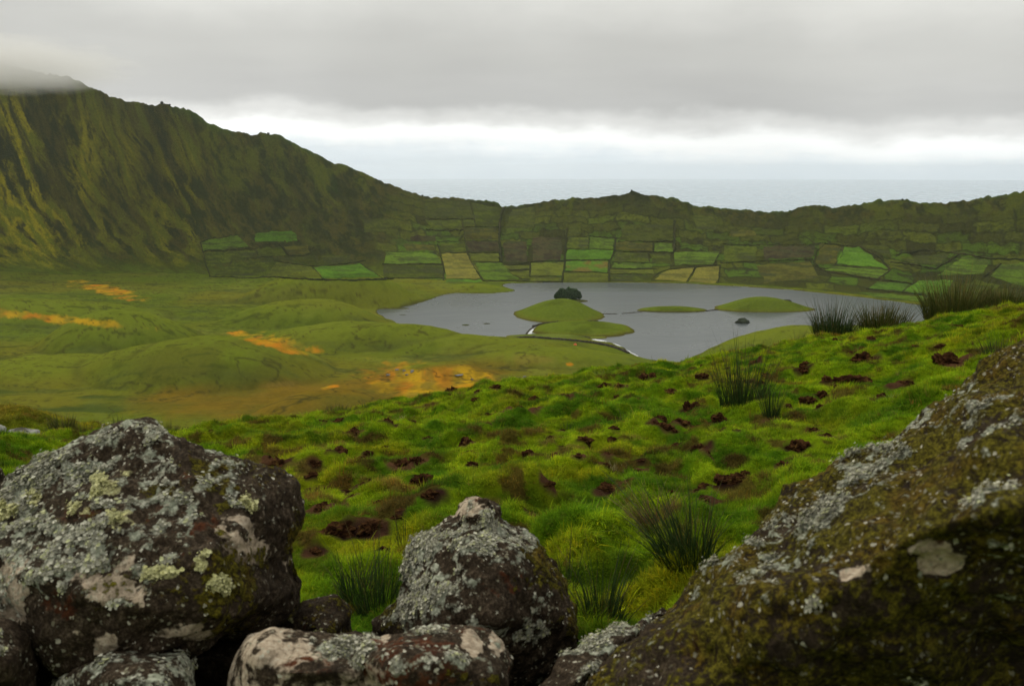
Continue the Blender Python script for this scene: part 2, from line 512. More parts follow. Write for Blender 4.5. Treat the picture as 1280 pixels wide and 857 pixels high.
# ---- pastures on the far slope: corners surveyed from the photograph, clockwise from the upper left
G_BR, G_GR, G_MID, G_DULL, G_YG, G_OL, G_YEL, G_BRN, G_DK = 'bright', 'green', 'mid', 'dull', 'yellowgreen', 'olive', 'yellow', 'brown', 'dark'
fields = [
 (G_GR, (251,303),(297,294),(311,309),(254,313)), (G_BR, (318,292),(366,288),(372,301),(320,303)), (G_MID, (256,316),(319,313),(318,321),(259,334)), (G_MID, (322,311),(351,309),(358,319),(322,321)),
 (G_OL, (355,308),(386,306),(388,316),(363,319)), (G_MID, (290,328),(340,326),(330,345),(267,345)), (G_YG, (346,328),(390,334),(401,347),(333,346)), (G_BR, (393,334),(449,330),(476,347),(405,348)),
 (G_DULL, (348,322),(390,320),(396,329),(358,326)), (G_DULL, (398,319),(440,319),(434,328),(406,329)),
 (G_DULL, (530,249),(585,252),(591,273),(533,273)), (G_MID, (588,254),(628,260),(623,283),(595,283)), (G_MID, (533,275),(577,275),(577,286),(537,285)), (G_MID, (579,275),(591,275),(593.5,282.5),(579,283)),
 (G_OL, (581,285),(623,285),(623,300),(582,300)), (G_BRN, (583,302),(623,302.5),(623,314.5),(585,315)), (G_MID, (549,304.5),(580,303),(583,314),(551,315)), (G_YEL, (552,317.5),(583,317),(601,348),(557,347.5)),
 (G_YG, (586,317),(624,317.5),(624,326.5),(591,326.5)), (G_GR, (593,328.5),(626,328.5),(648,349.5),(604,349.5)), (G_GR, (482,314),(546,318),(552,329),(480,329)), (G_MID, (480,331.5),(553,331.5),(555,346.5),(480,347)),
 (G_BR, (558,349),(600,350),(602,352.5),(558,352.5)), (G_YG, (630,332.5),(661,332),(661,336.5),(634,337)), (G_YG, (637,340),(661,338.5),(661,345),(653,349)), (G_DULL, (483,282),(498,282),(498,300),(483,300)),
 (G_BRN, (513,295),(544,295.5),(545,301),(513,301)), (G_YG, (663,328.5),(705,328.5),(703,344.5),(663,345)), (G_YG, (663,346.5),(702,346.5),(702,351.5),(663,351.5)), (G_MID, (710,296.5),(735,297),(735,311),(708,311)),
 (G_GR, (737,297.5),(768,298.5),(766,311),(736.5,311)), (G_BR, (708,312.5),(766,312.5),(762,324.5),(708,324.5)), (G_BR, (708,326.5),(760,326.5),(759,340.5),(706,338.5)), (G_YG, (705,340.5),(760,342),(760,352),(704,352)),
 (G_DULL, (780,281),(841,281),(841,301),(775,301)), (G_OL, (771,303),(815.5,303),(815.5,313.5),(769.5,313)), (G_GR, (818,304),(841,304),(841,315),(818,314.5)), (G_MID, (769,315.5),(810,316.5),(810,327),(766.5,327)),
 (G_MID, (813,317),(838,317),(838,330),(814,328)), (G_GR, (766,329),(816,330),(816,335),(765.5,335)), (G_YG, (764,337),(817,337),(816,342),(763,342)), (G_MID, (763,343.5),(813,343.5),(813,352),(763,352)),
 (G_YEL, (834,338.5),(868,335),(857,352.5),(817,348.5)), (G_YEL, (871,335),(899,332.5),(896,353.5),(860,352.5)), (G_DULL, (712.5,282.5),(727,282.5),(727,293),(710,293)), (G_GR, (843,316),(899,314.5),(892,330),(842,331)),
 (G_OL, (1025,306),(1050,307),(1045,330),(1019,330)), (G_BR, (1055,308.5),(1076,311),(1111,335.5),(1045,330)), (G_GR, (1044,333),(1111,337.5),(1097,347.5),(1030,337.5)), (G_BR, (1097,351.5),(1138,355.5),(1127,364),(1085,360.5)),
 (G_BR, (1147,351),(1191,350),(1185,368.5),(1130,364.5)), (G_GR, (1070,365.5),(1160,371),(1160,379),(1094,372)), (G_MID, (1122,322),(1187,316.5),(1177,331),(1140,329)), (G_GR, (1203,321),(1236,325),(1229,342),(1172,344)),
 (G_GR, (1252,331),(1284,328),(1288,362),(1238,345)), (G_MID, (1219,349),(1250,358),(1240,364),(1200,366)), (G_DULL, (1076,306),(1108,307),(1116,324),(1098,318)), (G_DULL, (864,270),(894,269),(895,287),(871,286)),
 (G_OL, (913,289),(944,289),(944,295.5),(913,295.5)), (G_BRN, (954,308.5),(1018,308),(1015,322),(953,323)), (G_OL, (945,331),(1013,327),(1024,347),(956,354)), (G_DULL, (640,262),(668,258),(668,284),(632,286)),
 (G_BRN, (630,302),(658,302),(658,328),(630,328)), (G_BRN, (666,297),(702,297),(702,325),(666,326)), (G_MID, (905,308),(945,308),(945,326),(905,328)),
 (G_DULL, (455,274),(492,274),(492,290),(455,290)), (G_OL, (505,305),(543,306),(545,314),(507,313)),
]
FCOL = {G_BR: (0.108, 0.240, 0.020), G_GR: (0.105, 0.178, 0.018), G_MID: (0.088, 0.116, 0.014), G_DULL: (0.080, 0.098, 0.016), G_YG: (0.150, 0.182, 0.022), G_OL: (0.100, 0.102, 0.017),
        G_YEL: (0.225, 0.212, 0.036), G_BRN: (0.070, 0.062, 0.026), G_DK: (0.05, 0.05, 0.02)}
fmask = np.zeros(PX.shape)
vis = (SS > 0) & (SS <= 1)
for f in fields:
    q = np.array(f[1:], float)
    qc = q.mean(0)
    q = qc + (q - qc) * 1.06
    x0, y0, x1, y1 = q[:, 0].min(), q[:, 1].min(), q[:, 0].max(), q[:, 1].max()
    cand = vis & (PX > x0) & (PX < x1) & (PY > y0) & (PY < y1)
    ii = np.where(cand)
    ok = inside(PX[ii], PY[ii], q[:, 0], q[:, 1])
    fmask[ii[0][ok], ii[1][ok]] = 1.0

rough_amp = np.where(wallmask, (0.35 + 2.6 * sstep(0.15, 0.6, swc) + 0.9 * leftness) * (1 - fmask), 0.0)
rough_amp = rough_amp * sstep(0, 0.04, swc)
bush = fbm2(U / 7.0, swc * 28 + 3, 3, 71, 0.6)
Zr_ = Z0 + rough_amp * bush
Zr_ = Zr_ + np.where(SS <= 0, np.clip(dsh / 10, 0, 1) * fbm2(X / 10, Y / 16, 2, 72) * 0.4, 0)
# clumps of scrub on the skyline
top = np.exp(-((SS - 1) / 0.03) ** 2)
Zr_ = Zr_ + top * np.clip(fbm2(U / 11, SS * 9, 3, 73) - 0.08, 0, 1) * 3.4
CZ = Zr_


def lerp3(a, b, t):
    t = np.asarray(t)[..., None]
    return np.asarray(a) * (1 - t) + np.asarray(b) * t


def arr(c):
    return np.array(c, float)


# ---- colour of the vegetation
n_big = fbm2(X / 120, Y / 110, 4, 81)
n_mid = fbm2(X / 26, Y / 28, 4, 82)
# floor
c_floor = lerp3((0.082, 0.112, 0.012), (0.112, 0.112, 0.013), sstep(-0.45, 0.5, n_big))
streak = fbm2(X / 70, Y / 14, 4, 83)
c_floor = lerp3(c_floor, (0.058, 0.075, 0.018), sstep(0.06, 0.5, streak) * 0.75)
c_floor = lerp3(c_floor, (0.13, 0.15, 0.024), sstep(0.15, 0.55, n_mid) * 0.5)


def blob(px, py, rx, ry, rot=0.0, jit=0.45, seed=5, sc=14.0):
    dx, dy = PX - px, PY - py
    c_, s_ = math.cos(rot), math.sin(rot)
    u = (dx * c_ + dy * s_) / rx
    v = (-dx * s_ + dy * c_) / ry
    q = np.sqrt(u * u + v * v) + jit * 1.3 * fbm2(X / (sc * 1.8), Y / (sc * 2.6), 4, seed, 0.6)
    return sstep(1.12, 0.62, q) * (SS <= 0.5)


me_, mi_ = mound_edge(X, Y)
c_floor = lerp3(c_floor, (0.115, 0.142, 0.014), sstep(0.15, 0.8, mi_) * 0.7)
c_floor = lerp3(c_floor, (0.048, 0.048, 0.012), me_ * sstep(-0.35, 0.3, n_mid) * 0.5)
bog = np.maximum(blob(370, 499, 255, 28, -0.03, 0.3, 91, 22), blob(520, 475, 120, 16, -0.12, 0.3, 92, 22))
bogc = lerp3((0.140, 0.092, 0.012), (0.100, 0.082, 0.012), sstep(-0.4, 0.5, fbm2(X / 40, Y / 20, 4, 93)))
c_floor = lerp3(c_floor, bogc, bog * 0.92)
darkg = blob(60, 505, 150, 30, 0.05, 0.5, 94, 20) * sstep(-0.1, 0.4, streak)
c_floor = lerp3(c_floor, (0.045, 0.065, 0.014), darkg * 0.8)
m4 = blob(265, 455, 130, 36, 0, 0.25, 95, 20)
c_floor = lerp3(c_floor, (0.078, 0.082, 0.012), m4 * 0.7 * sstep(-0.4, 0.4, n_mid + 0.3))
m1 = blob(420, 371, 125, 17, 0, 0.2, 96, 20)
c_floor = lerp3(c_floor, (0.118, 0.122, 0.015), m1 * 0.5)
org = np.zeros(PX.shape)
for a in [(552, 478, 96, 23, 0.08, 0.45, 101, 13), (350, 429, 46, 9, 0.18, 0.75, 102, 8), (130, 362, 42, 6.5, 0.22, 0.8, 103, 9), (90, 400, 105, 5, 0.10, 0.85, 104, 9), (20, 392, 60, 4, 0.15, 0.7, 105, 9),
          (412, 484, 12, 2.5, -0.1, 0.5, 106, 6), (605, 470, 16, 6, 0.1, 0.6, 107, 8), (712, 455, 5, 2, 0, 0.3, 108, 6), (300, 417, 20, 3, 0, 0.7, 109, 8)]:
    org = np.maximum(org, blob(*a))
orgc = lerp3((0.36, 0.225, 0.012), (0.40, 0.150, 0.012), sstep(-0.2, 0.5, fbm2(X / 16, Y / 45, 2, 110)))
orgc = lerp3(orgc, (0.16, 0.13, 0.02), sstep(0.05, 0.5, fbm2(X / 8, Y / 16, 3, 111)) * 0.7)
c_floor = lerp3(c_floor, orgc, org * (0.45 + 0.5 * sstep(-0.35, 0.3, fbm2(X / 12, Y / 20, 3, 115))))
yel = np.maximum(blob(665, 448, 45, 8, 0.05, 0.5, 112, 12) * 0.7, blob(350, 480, 22, 3.5, -0.1, 0.4, 113, 8))
c_floor = lerp3(c_floor, (0.17, 0.125, 0.03), yel * 0.6)
# cattle tracks and small drains
trk = np.abs(fbm2(X / 60 + 5, Y / 34, 4, 114))
c_floor = lerp3(c_floor, (0.042, 0.038, 0.012), sstep(0.03, 0.0, trk) * 0.75)
trk = np.abs(fbm2(X / 75 + 25, Y / 24, 4, 116))
c_floor = lerp3(c_floor, (0.050, 0.046, 0.012), sstep(0.022, 0.0, trk) * 0.6 * sstep(-0.2, 0.3, n_big))
ter = np.abs(fbm2(X / 55 + 11, Y / 10, 3, 117))
c_floor = lerp3(c_floor, (0.040, 0.050, 0.010), sstep(0.07, 0.0, ter) * 0.75 * sstep(0.1, -0.5, X / 500 + 0.25 + 0.3 * n_big))
c_floor = lerp3(c_floor, c_floor * arr((0.6, 0.62, 0.6)), sstep(0.0, 0.5, fbm2(X / 9.0, Y / 9.0, 4, 118, 0.6)) * 0.45)
# dark wet rim along the shore
c_floor = lerp3(c_floor, (0.05, 0.042, 0.018), sstep(3.5, 0.5, np.abs(dsh)) * 0.8)
# walls
ns2 = fbm2(U / 8, swc * 15, 5, 122, 0.7) * 1.3
ns1 = fbm2((U + warp * 0.8) / 15, swc * 4.5, 6, 121, 0.72) * 1.3 + 0.35 * ns2
ns3 = fbm2(U / 70, swc * 2.2, 3, 123)
c_dark = lerp3((0.036, 0.042, 0.014), (0.076, 0.068, 0.018), sstep(-0.35, 0.35, ns2))
c_dark = lerp3(c_dark, (0.092, 0.104, 0.015), sstep(-0.02, 0.45, ns1 * 0.7 + ns3 * 0.6) * 0.8)
band = fbm2((U + 0.3 * warp) / 34, swc * 0.8, 3, 127)
c_dark = lerp3(c_dark, (0.034, 0.040, 0.014), sstep(0.02, 0.35, band) * 0.75 * (1 - leftness))
c_yel = lerp3((0.350, 0.285, 0.014), (0.150, 0.158, 0.012), sstep(-0.25, 0.3, ns2))
wx = sstep(300, -10, PX + fbm2(X / 90, Y / 90, 3, 124) * 120) * sstep(1.05, 0.82, swc)
ysel = sstep(-0.16, 0.34, ns1 + 0.16 * (gul - 0.3) + 0.45 * ns3) * wx
c_wall = lerp3(c_dark, c_yel, ysel * 0.92)
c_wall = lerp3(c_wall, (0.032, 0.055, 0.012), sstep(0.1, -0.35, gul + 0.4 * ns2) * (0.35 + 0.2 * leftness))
c_low = lerp3((0.085, 0.110, 0.012), (0.062, 0.072, 0.012), sstep(-0.3, 0.4, ns2 + 0.4 * streak))
# old pasture plots, long abandoned, on the lower far slope
pv = swc * 10.5 + 0.5 * fbm2(U / 70, swc * 2, 3, 131)
pr = np.floor(pv)
pu = U / (34 + 16 * _hash(pr, pr * 0, pr * 0, 5)) + 7.3 * _hash(pr, pr * 0 + 1, pr * 0, 6) + 0.25 * fbm2(U / 40, swc * 6, 3, 132)
pc = np.floor(pu)
h1, h2 = _hash(pr, pc, pr * 0, 7), _hash(pr, pc, pr * 0, 8)
plot = lerp3((0.046, 0.046, 0.014), (0.110, 0.124, 0.017), h1 ** 1.2)
plot = lerp3(plot, (0.078, 0.142, 0.016), (h2 > 0.70) * 0.75 * sstep(0.9, 0.35, swc))
plot = lerp3(plot, (0.040, 0.042, 0.014), sstep(0.0, 0.4, ns2) * 0.6)
eu, ev = np.abs(pu - pc - 0.5) * 2, np.abs(pv - pr - 0.5) * 2
line = np.maximum(sstep(0.92, 0.98, eu), sstep(0.78, 0.94, ev))
plot = lerp3(plot, (0.030, 0.034, 0.012), line * 0.85)
pm = sstep(455, 520, PX + 30 * n_mid) * sstep(0.98, 0.74, swc + 0.18 * ns3 + 0.06 * n_mid) * sstep(0.0, 0.03, swc)
c_wall = lerp3(c_low, c_wall, sstep(0.04, 0.26 + 0.16 * leftness, swc + 0.09 * n_mid))
c_wall = lerp3(c_wall, plot * 1.14, pm * 0.88)
terr = np.abs(fbm2(U / 45, swc * 16, 3, 126))
c_wall = lerp3(c_wall, (0.040, 0.042, 0.018), sstep(0.09, 0.0, terr) * 0.9 * sstep(1.0, 0.55, swc) * (1 - leftness))
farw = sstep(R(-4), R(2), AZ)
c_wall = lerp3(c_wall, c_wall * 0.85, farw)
rimg = np.exp(-((SS - 1) / 0.02) ** 2) * sstep(-0.1, 0.4, ns3)
c_wall = lerp3(c_wall, (0.07, 0.11, 0.025), rimg * 0.6)
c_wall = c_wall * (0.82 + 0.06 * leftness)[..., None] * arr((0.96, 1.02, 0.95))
c_floor = c_floor * arr((1.06, 1.04, 0.90))
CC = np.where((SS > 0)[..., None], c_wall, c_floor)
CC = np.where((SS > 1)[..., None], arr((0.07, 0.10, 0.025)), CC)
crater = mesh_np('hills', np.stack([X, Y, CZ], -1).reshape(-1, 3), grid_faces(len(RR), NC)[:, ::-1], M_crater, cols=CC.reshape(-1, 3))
add_float(crater.data, np.where(SS > 0, 0.35 + 0.65 * sstep(0.05, 0.3, swc), 0.42).ravel(), 'rough')
tag(crater, kind='structure')


def on_crater(px, py, lift=0.0):
    """point of the crater sheet seen at a photograph pixel"""
    a, t = ray(px, py)
    j = int(np.clip(np.searchsorted(az_c, a), 1, NC - 1))
    if az_c[j] - a > a - az_c[j - 1]:
        j -= 1
    s = (Z0[:NF + NW, j] - H) / RR[:NF + NW, j]
    i = int(np.argmax(s >= t))
    if i == 0:
        i = NF + NW - 1
    s0, s1 = s[i - 1], s[i]
    k = 0 if s1 == s0 else float(np.clip((t - s0) / (s1 - s0), 0, 1))
    r = RR[i - 1, j] * (1 - k) + RR[i, j] * k
    zz = CZ[i - 1, j] * (1 - k) + CZ[i, j] * k
    return np.array((math.sin(a) * r, math.cos(a) * r, zz + lift))


# ---- lake, sea, haze
def fan(name, x, y, z, mat):
    bm = bmesh.new()
    vs = [bm.verts.new((a, b, z)) for a, b in zip(x, y)]
    f = bm.faces.new(vs)
    if f.normal.z < 0:
        f.normal_flip()
    bmesh.ops.triangulate(bm, faces=[f])
    me = bpy.data.meshes.new(name)
    bm.to_mesh(me)
    bm.free()
    me.materials.append(mat)
    o = bpy.data.objects.new(name, me)
    COL.objects.link(o)
    return o


gx, gy = np.meshgrid(np.linspace(-420, 720, 120), np.linspace(640, 1420, 100))
lake = mesh_np('lake', np.stack([gx, gy, gx * 0], -1).reshape(-1, 3), grid_faces(100, 120), M_lake)
lkc = np.stack([gx, gy], -1).reshape(-1, 2)
tag(lake, kind='structure')
ang = np.linspace(0, 2 * math.pi, 97)[:-1]
rr_ = np.array([0.5, 1200, 2500, 4000, 7000, 12000, 20000, 35000, 60000.0])
sv = np.stack([np.outer(rr_, np.cos(ang)), np.outer(rr_, np.sin(ang)), np.full((9, 96), SEA_Z)], -1).reshape(-1, 3)
sea = mesh_np('sea', sv, grid_faces(9, 96, wrap=True), M_sea)
tag(sea, kind='structure')

hm, ht = new_mat('haze_air')
hv = ht.n('ShaderNodeVolumePrincipled', ins={'Color': (0.90, 0.95, 1.0, 1), 'Density': 2.4e-5, 'Anisotropy': 0.45})
ht.n('ShaderNodeOutputMaterial', ins={'Volume': hv.outputs[0]})
bm = bmesh.new()
bmesh.ops.create_cube(bm, size=1.0)
me = bpy.data.meshes.new('haze')
bm.to_mesh(me)
bm.free()
me.materials.append(hm)
haze = bpy.data.objects.new('haze', me)
haze.location = (0, 0, (465 + SEA_Z - 2) / 2)
haze.scale = (130000, 130000, 465 - SEA_Z + 2)
COL.objects.link(haze)
tag(haze, kind='stuff')

#@@PART2
# ------------------------------------------------------------------ islets, pastures, hedges and walls of the far side
def dome(name, apex, wl, wr, back, front, h, label=None, cat='islet', group=None, edge=0.9, colr=None, power=1.6, seed=1, mat=None, rimc=(0.050, 0.040, 0.018)):
    """grassy dome standing in the water: apex (px at water level), half widths left and right (px), depth behind and before (m)"""
    cx0, cy0 = (float(v) for v in plane_pt(*apex))
    mpp = math.hypot(cx0, cy0) / FPX
    na, nr = 90, 26
    th = np.linspace(0, 2 * np.pi, na + 1)[:-1]
    rho = np.linspace(0, 1, nr)
    T, P = np.meshgrid(th, rho)
    ca, sa = np.cos(T), np.sin(T)
    wob = 1 + 0.13 * fbm2(ca * 1.8 + seed * 9.1, sa * 1.8 - seed * 3.3, 5, seed, 0.6)
    ex = np.where(ca > 0, wr * mpp, wl * mpp) * np.sign(ca) * np.abs(ca) ** 1.0
    ey = np.where(sa > 0, back, front) * sa
    px_, py_ = cx0 + ex * P * wob, cy0 + ey * P * wob
    hh = h * np.clip(1 - P ** 2, 0, 1) ** power + edge * np.clip((1 - P) / 0.06, 0, 1) - 0.35
    hh = hh + fbm2(px_ / 9, py_ / 9, 3, seed + 3) * 0.25 * (1 - P)
    base = arr(colr or (0.092, 0.124, 0.012))
    c = lerp3(base, base * 0.72, sstep(-0.2, 0.5, fbm2(px_ / 22, py_ / 16, 4, seed + 5)))
    c = lerp3(c, rimc, sstep(0.90, 0.97, P + 0.03 * fbm2(px_ / 5, py_ / 5, 3, seed + 8)))
    c = lerp3(c, base * arr((1.25, 0.9, 0.9)), sstep(0.78, 0.93, P) * 0.4)
    o = mesh_np(name, np.stack([px_, py_, hh], -1).reshape(-1, 3), grid_faces(nr, na, wrap=True), mat or M_islet, cols=c.reshape(-1, 3))
    tag(o, label, cat, group)
    return o


GI = 'grassy islets in the lake'
dome('islet', (703, 393.5), 62, 56, 60, 58, 17.5, 'tall green dome of an islet right in front of the tree clump', group=GI, seed=2)
dome('islet', (722, 412), 59, 76, 44, 44, 6.0, 'low broad green islet between the tall dome and the shore wall', group=GI, seed=4, power=0.8)
dome('islet', (840, 388), 42, 46, 20, 14, 4.2, 'small flat green islet in the middle of the lake', group=GI, seed=6, power=0.9)
dome('islet', (952, 386.5), 56, 68, 50, 24, 14.0, 'green humpbacked islet near the tall rushes on the crest', group=GI, seed=8)
dome('islet', (712, 376.3), 20, 24, 16, 12, 1.6, 'tiny islet covered by a clump of dark trees', group=GI, seed=10, colr=(0.075, 0.085, 0.022))
dome('islet', (700, 421), 70, 66, 16, 16, 1.4, 'flat green strip joining the low islet to the shore wall', group=GI, seed=12, colr=(0.11, 0.14, 0.022))
GW = 'weedy shoals just breaking the lake surface'
dome('shoal', (583, 406.2), 6, 4, 4, 4, 0.5, 'low weedy shoal in open water, nearer the boggy shore', 'shoal', GW, edge=0.5, seed=14, colr=(0.05, 0.06, 0.015))
dome('shoal', (609, 404.4), 5, 4, 3, 3, 0.5, 'low weedy shoal in open water, the one nearer the islets', 'shoal', GW, edge=0.5, seed=15, colr=(0.045, 0.05, 0.015))
dome('shoal', (498, 385.5), 17, 14, 6, 5, 0.4, 'long olive shoal of water plants against the inlet bank', 'shoal', GW, edge=0.4, seed=16, colr=(0.07, 0.075, 0.02))
dome('shoal', (504, 393.6), 5, 4, 2, 2, 0.15, 'faint weedy shoal at the narrow end of the lake', 'shoal', GW, edge=0.4, seed=17, colr=(0.06, 0.06, 0.03))


def lump(name, loc, size, mat, seed, sub=4, label=None, cat=None, group=None, colr=(0.05, 0.05, 0.04), squash=0.7, rough=0.35, c2=None):
    bm = bmesh.new()
    bmesh.ops.create_icosphere(bm, subdivisions=sub, radius=1.0)
    p = np.array([v.co[:] for v in bm.verts])
    d = 1 + rough * fbm3(p, 1.3, 4, seed, 0.55)
    p = p * d[:, None] * np.array(size)[None, :]
    p[:, 2] = np.where(p[:, 2] < 0, p[:, 2] * 0.4, p[:, 2])
    for v, q in zip(bm.verts, p):
        v.co = q
    me = bpy.data.meshes.new(name)
    bm.to_mesh(me)
    bm.free()
    for f in me.polygons:
        f.use_smooth = True
    t = sstep(-0.2, 0.4, fbm3(p, 1.5 / max(size), 3, seed + 4))
    add_col(me, lerp3(colr, c2 if c2 is not None else arr(colr) * 0.5, t))
    me.materials.append(mat)
    o = bpy.data.objects.new(name, me)
    o.location = loc
    COL.objects.link(o)
    tag(o, label, cat, group)
    return o


x_, y_ = plane_pt(929, 403.3)
lump('rock', (float(x_), float(y_), 0), (8.5, 5, 4.2), M_rockfar, 3, 4, 'jagged dark rock alone in the open lake', 'rock', colr=(0.045, 0.055, 0.035), rough=0.6)
x_, y_ = plane_pt(983, 377)
lump('rock', (float(x_), float(y_), 0), (6.5, 4, 2.6), M_rockfar, 4, 4, 'low black rock behind the humpbacked islet', 'rock', colr=(0.04, 0.04, 0.035), rough=0.5)

# pastures: sheets of turf draped on the slope
M_fld_cache = {}
for n_, f in enumerate(fields):
    kind, tl, tr, br, bl = f
    tl, tr, br, bl = (np.array(q, float) for q in (tl, tr, br, bl))
    wpx = max(np.linalg.norm(tr - tl), np.linalg.norm(br - bl))
    hpx = max(np.linalg.norm(bl - tl), np.linalg.norm(br - tr))
    nu, nv = int(np.clip(wpx / 2.2, 5, 30)), int(np.clip(hpx / 1.4, 4, 22))
    pts = np.zeros((nv, nu, 3))
    for a in range(nv):
        for b in range(nu):
            u, v = b / (nu - 1), a / (nv - 1)
            q = (tl * (1 - u) + tr * u) * (1 - v) + (bl * (1 - u) + br * u) * v
            e = 1.0 if 0 < a < nv - 1 and 0 < b < nu - 1 else 0
            q = q + np.array((noise2(q[0] / 9.0, q[1] / 6.0, 201), noise2(q[0] / 9.0, q[1] / 6.0, 202) * 0.6)) * 1.8
            pts[a, b] = on_crater(q[0], q[1], 0.75 if e else 0.35)
    P2 = pts.reshape(-1, 3)
    base = arr(FCOL[kind]) * (0.80 + 0.28 * rnd.random())
    base = base * 0.86 + base.mean() * arr((0.9, 0.8, 0.3)) * 0.14
    tt = fbm2(P2[:, 0] / 14, P2[:, 2] / 3.5 + P2[:, 1] / 30, 4, 210 + n_)
    strp = fbm2(P2[:, 0] / 40, P2[:, 2] / 1.6, 3, 260 + n_)
    amt = {G_BR: 0.5, G_GR: 0.75, G_YG: 0.65, G_YEL: 0.5}.get(kind, 1.0)
    spk = fbm2(P2[:, 0] / 5, P2[:, 2] / 1.5 + P2[:, 1] / 9, 3, 280 + n_)
    base = base * (0.78 if kind in (G_YG, G_YEL, G_BR) else 0.92)
    c = lerp3(base, base * arr((0.62, 0.58, 0.8)), sstep(-0.1, 0.4, tt) * amt)
    c = lerp3(c, (0.046, 0.052, 0.020), sstep(0.02, 0.40, strp) * amt)
    c = lerp3(c, base * arr((0.55, 0.6, 0.7)), sstep(0.1, 0.5, spk) * amt * 0.8)
    if n_ == 32:
        c = lerp3(c, (0.16, 0.09, 0.03), sstep(0.0, 0.4, fbm2(P2[:, 0] / 20, P2[:, 2] / 6, 3, 299)) * 0.7)
    o = mesh_np('field', P2, grid_faces(nv, nu), M_field, cols=c)
    tag(o, kind='structure')

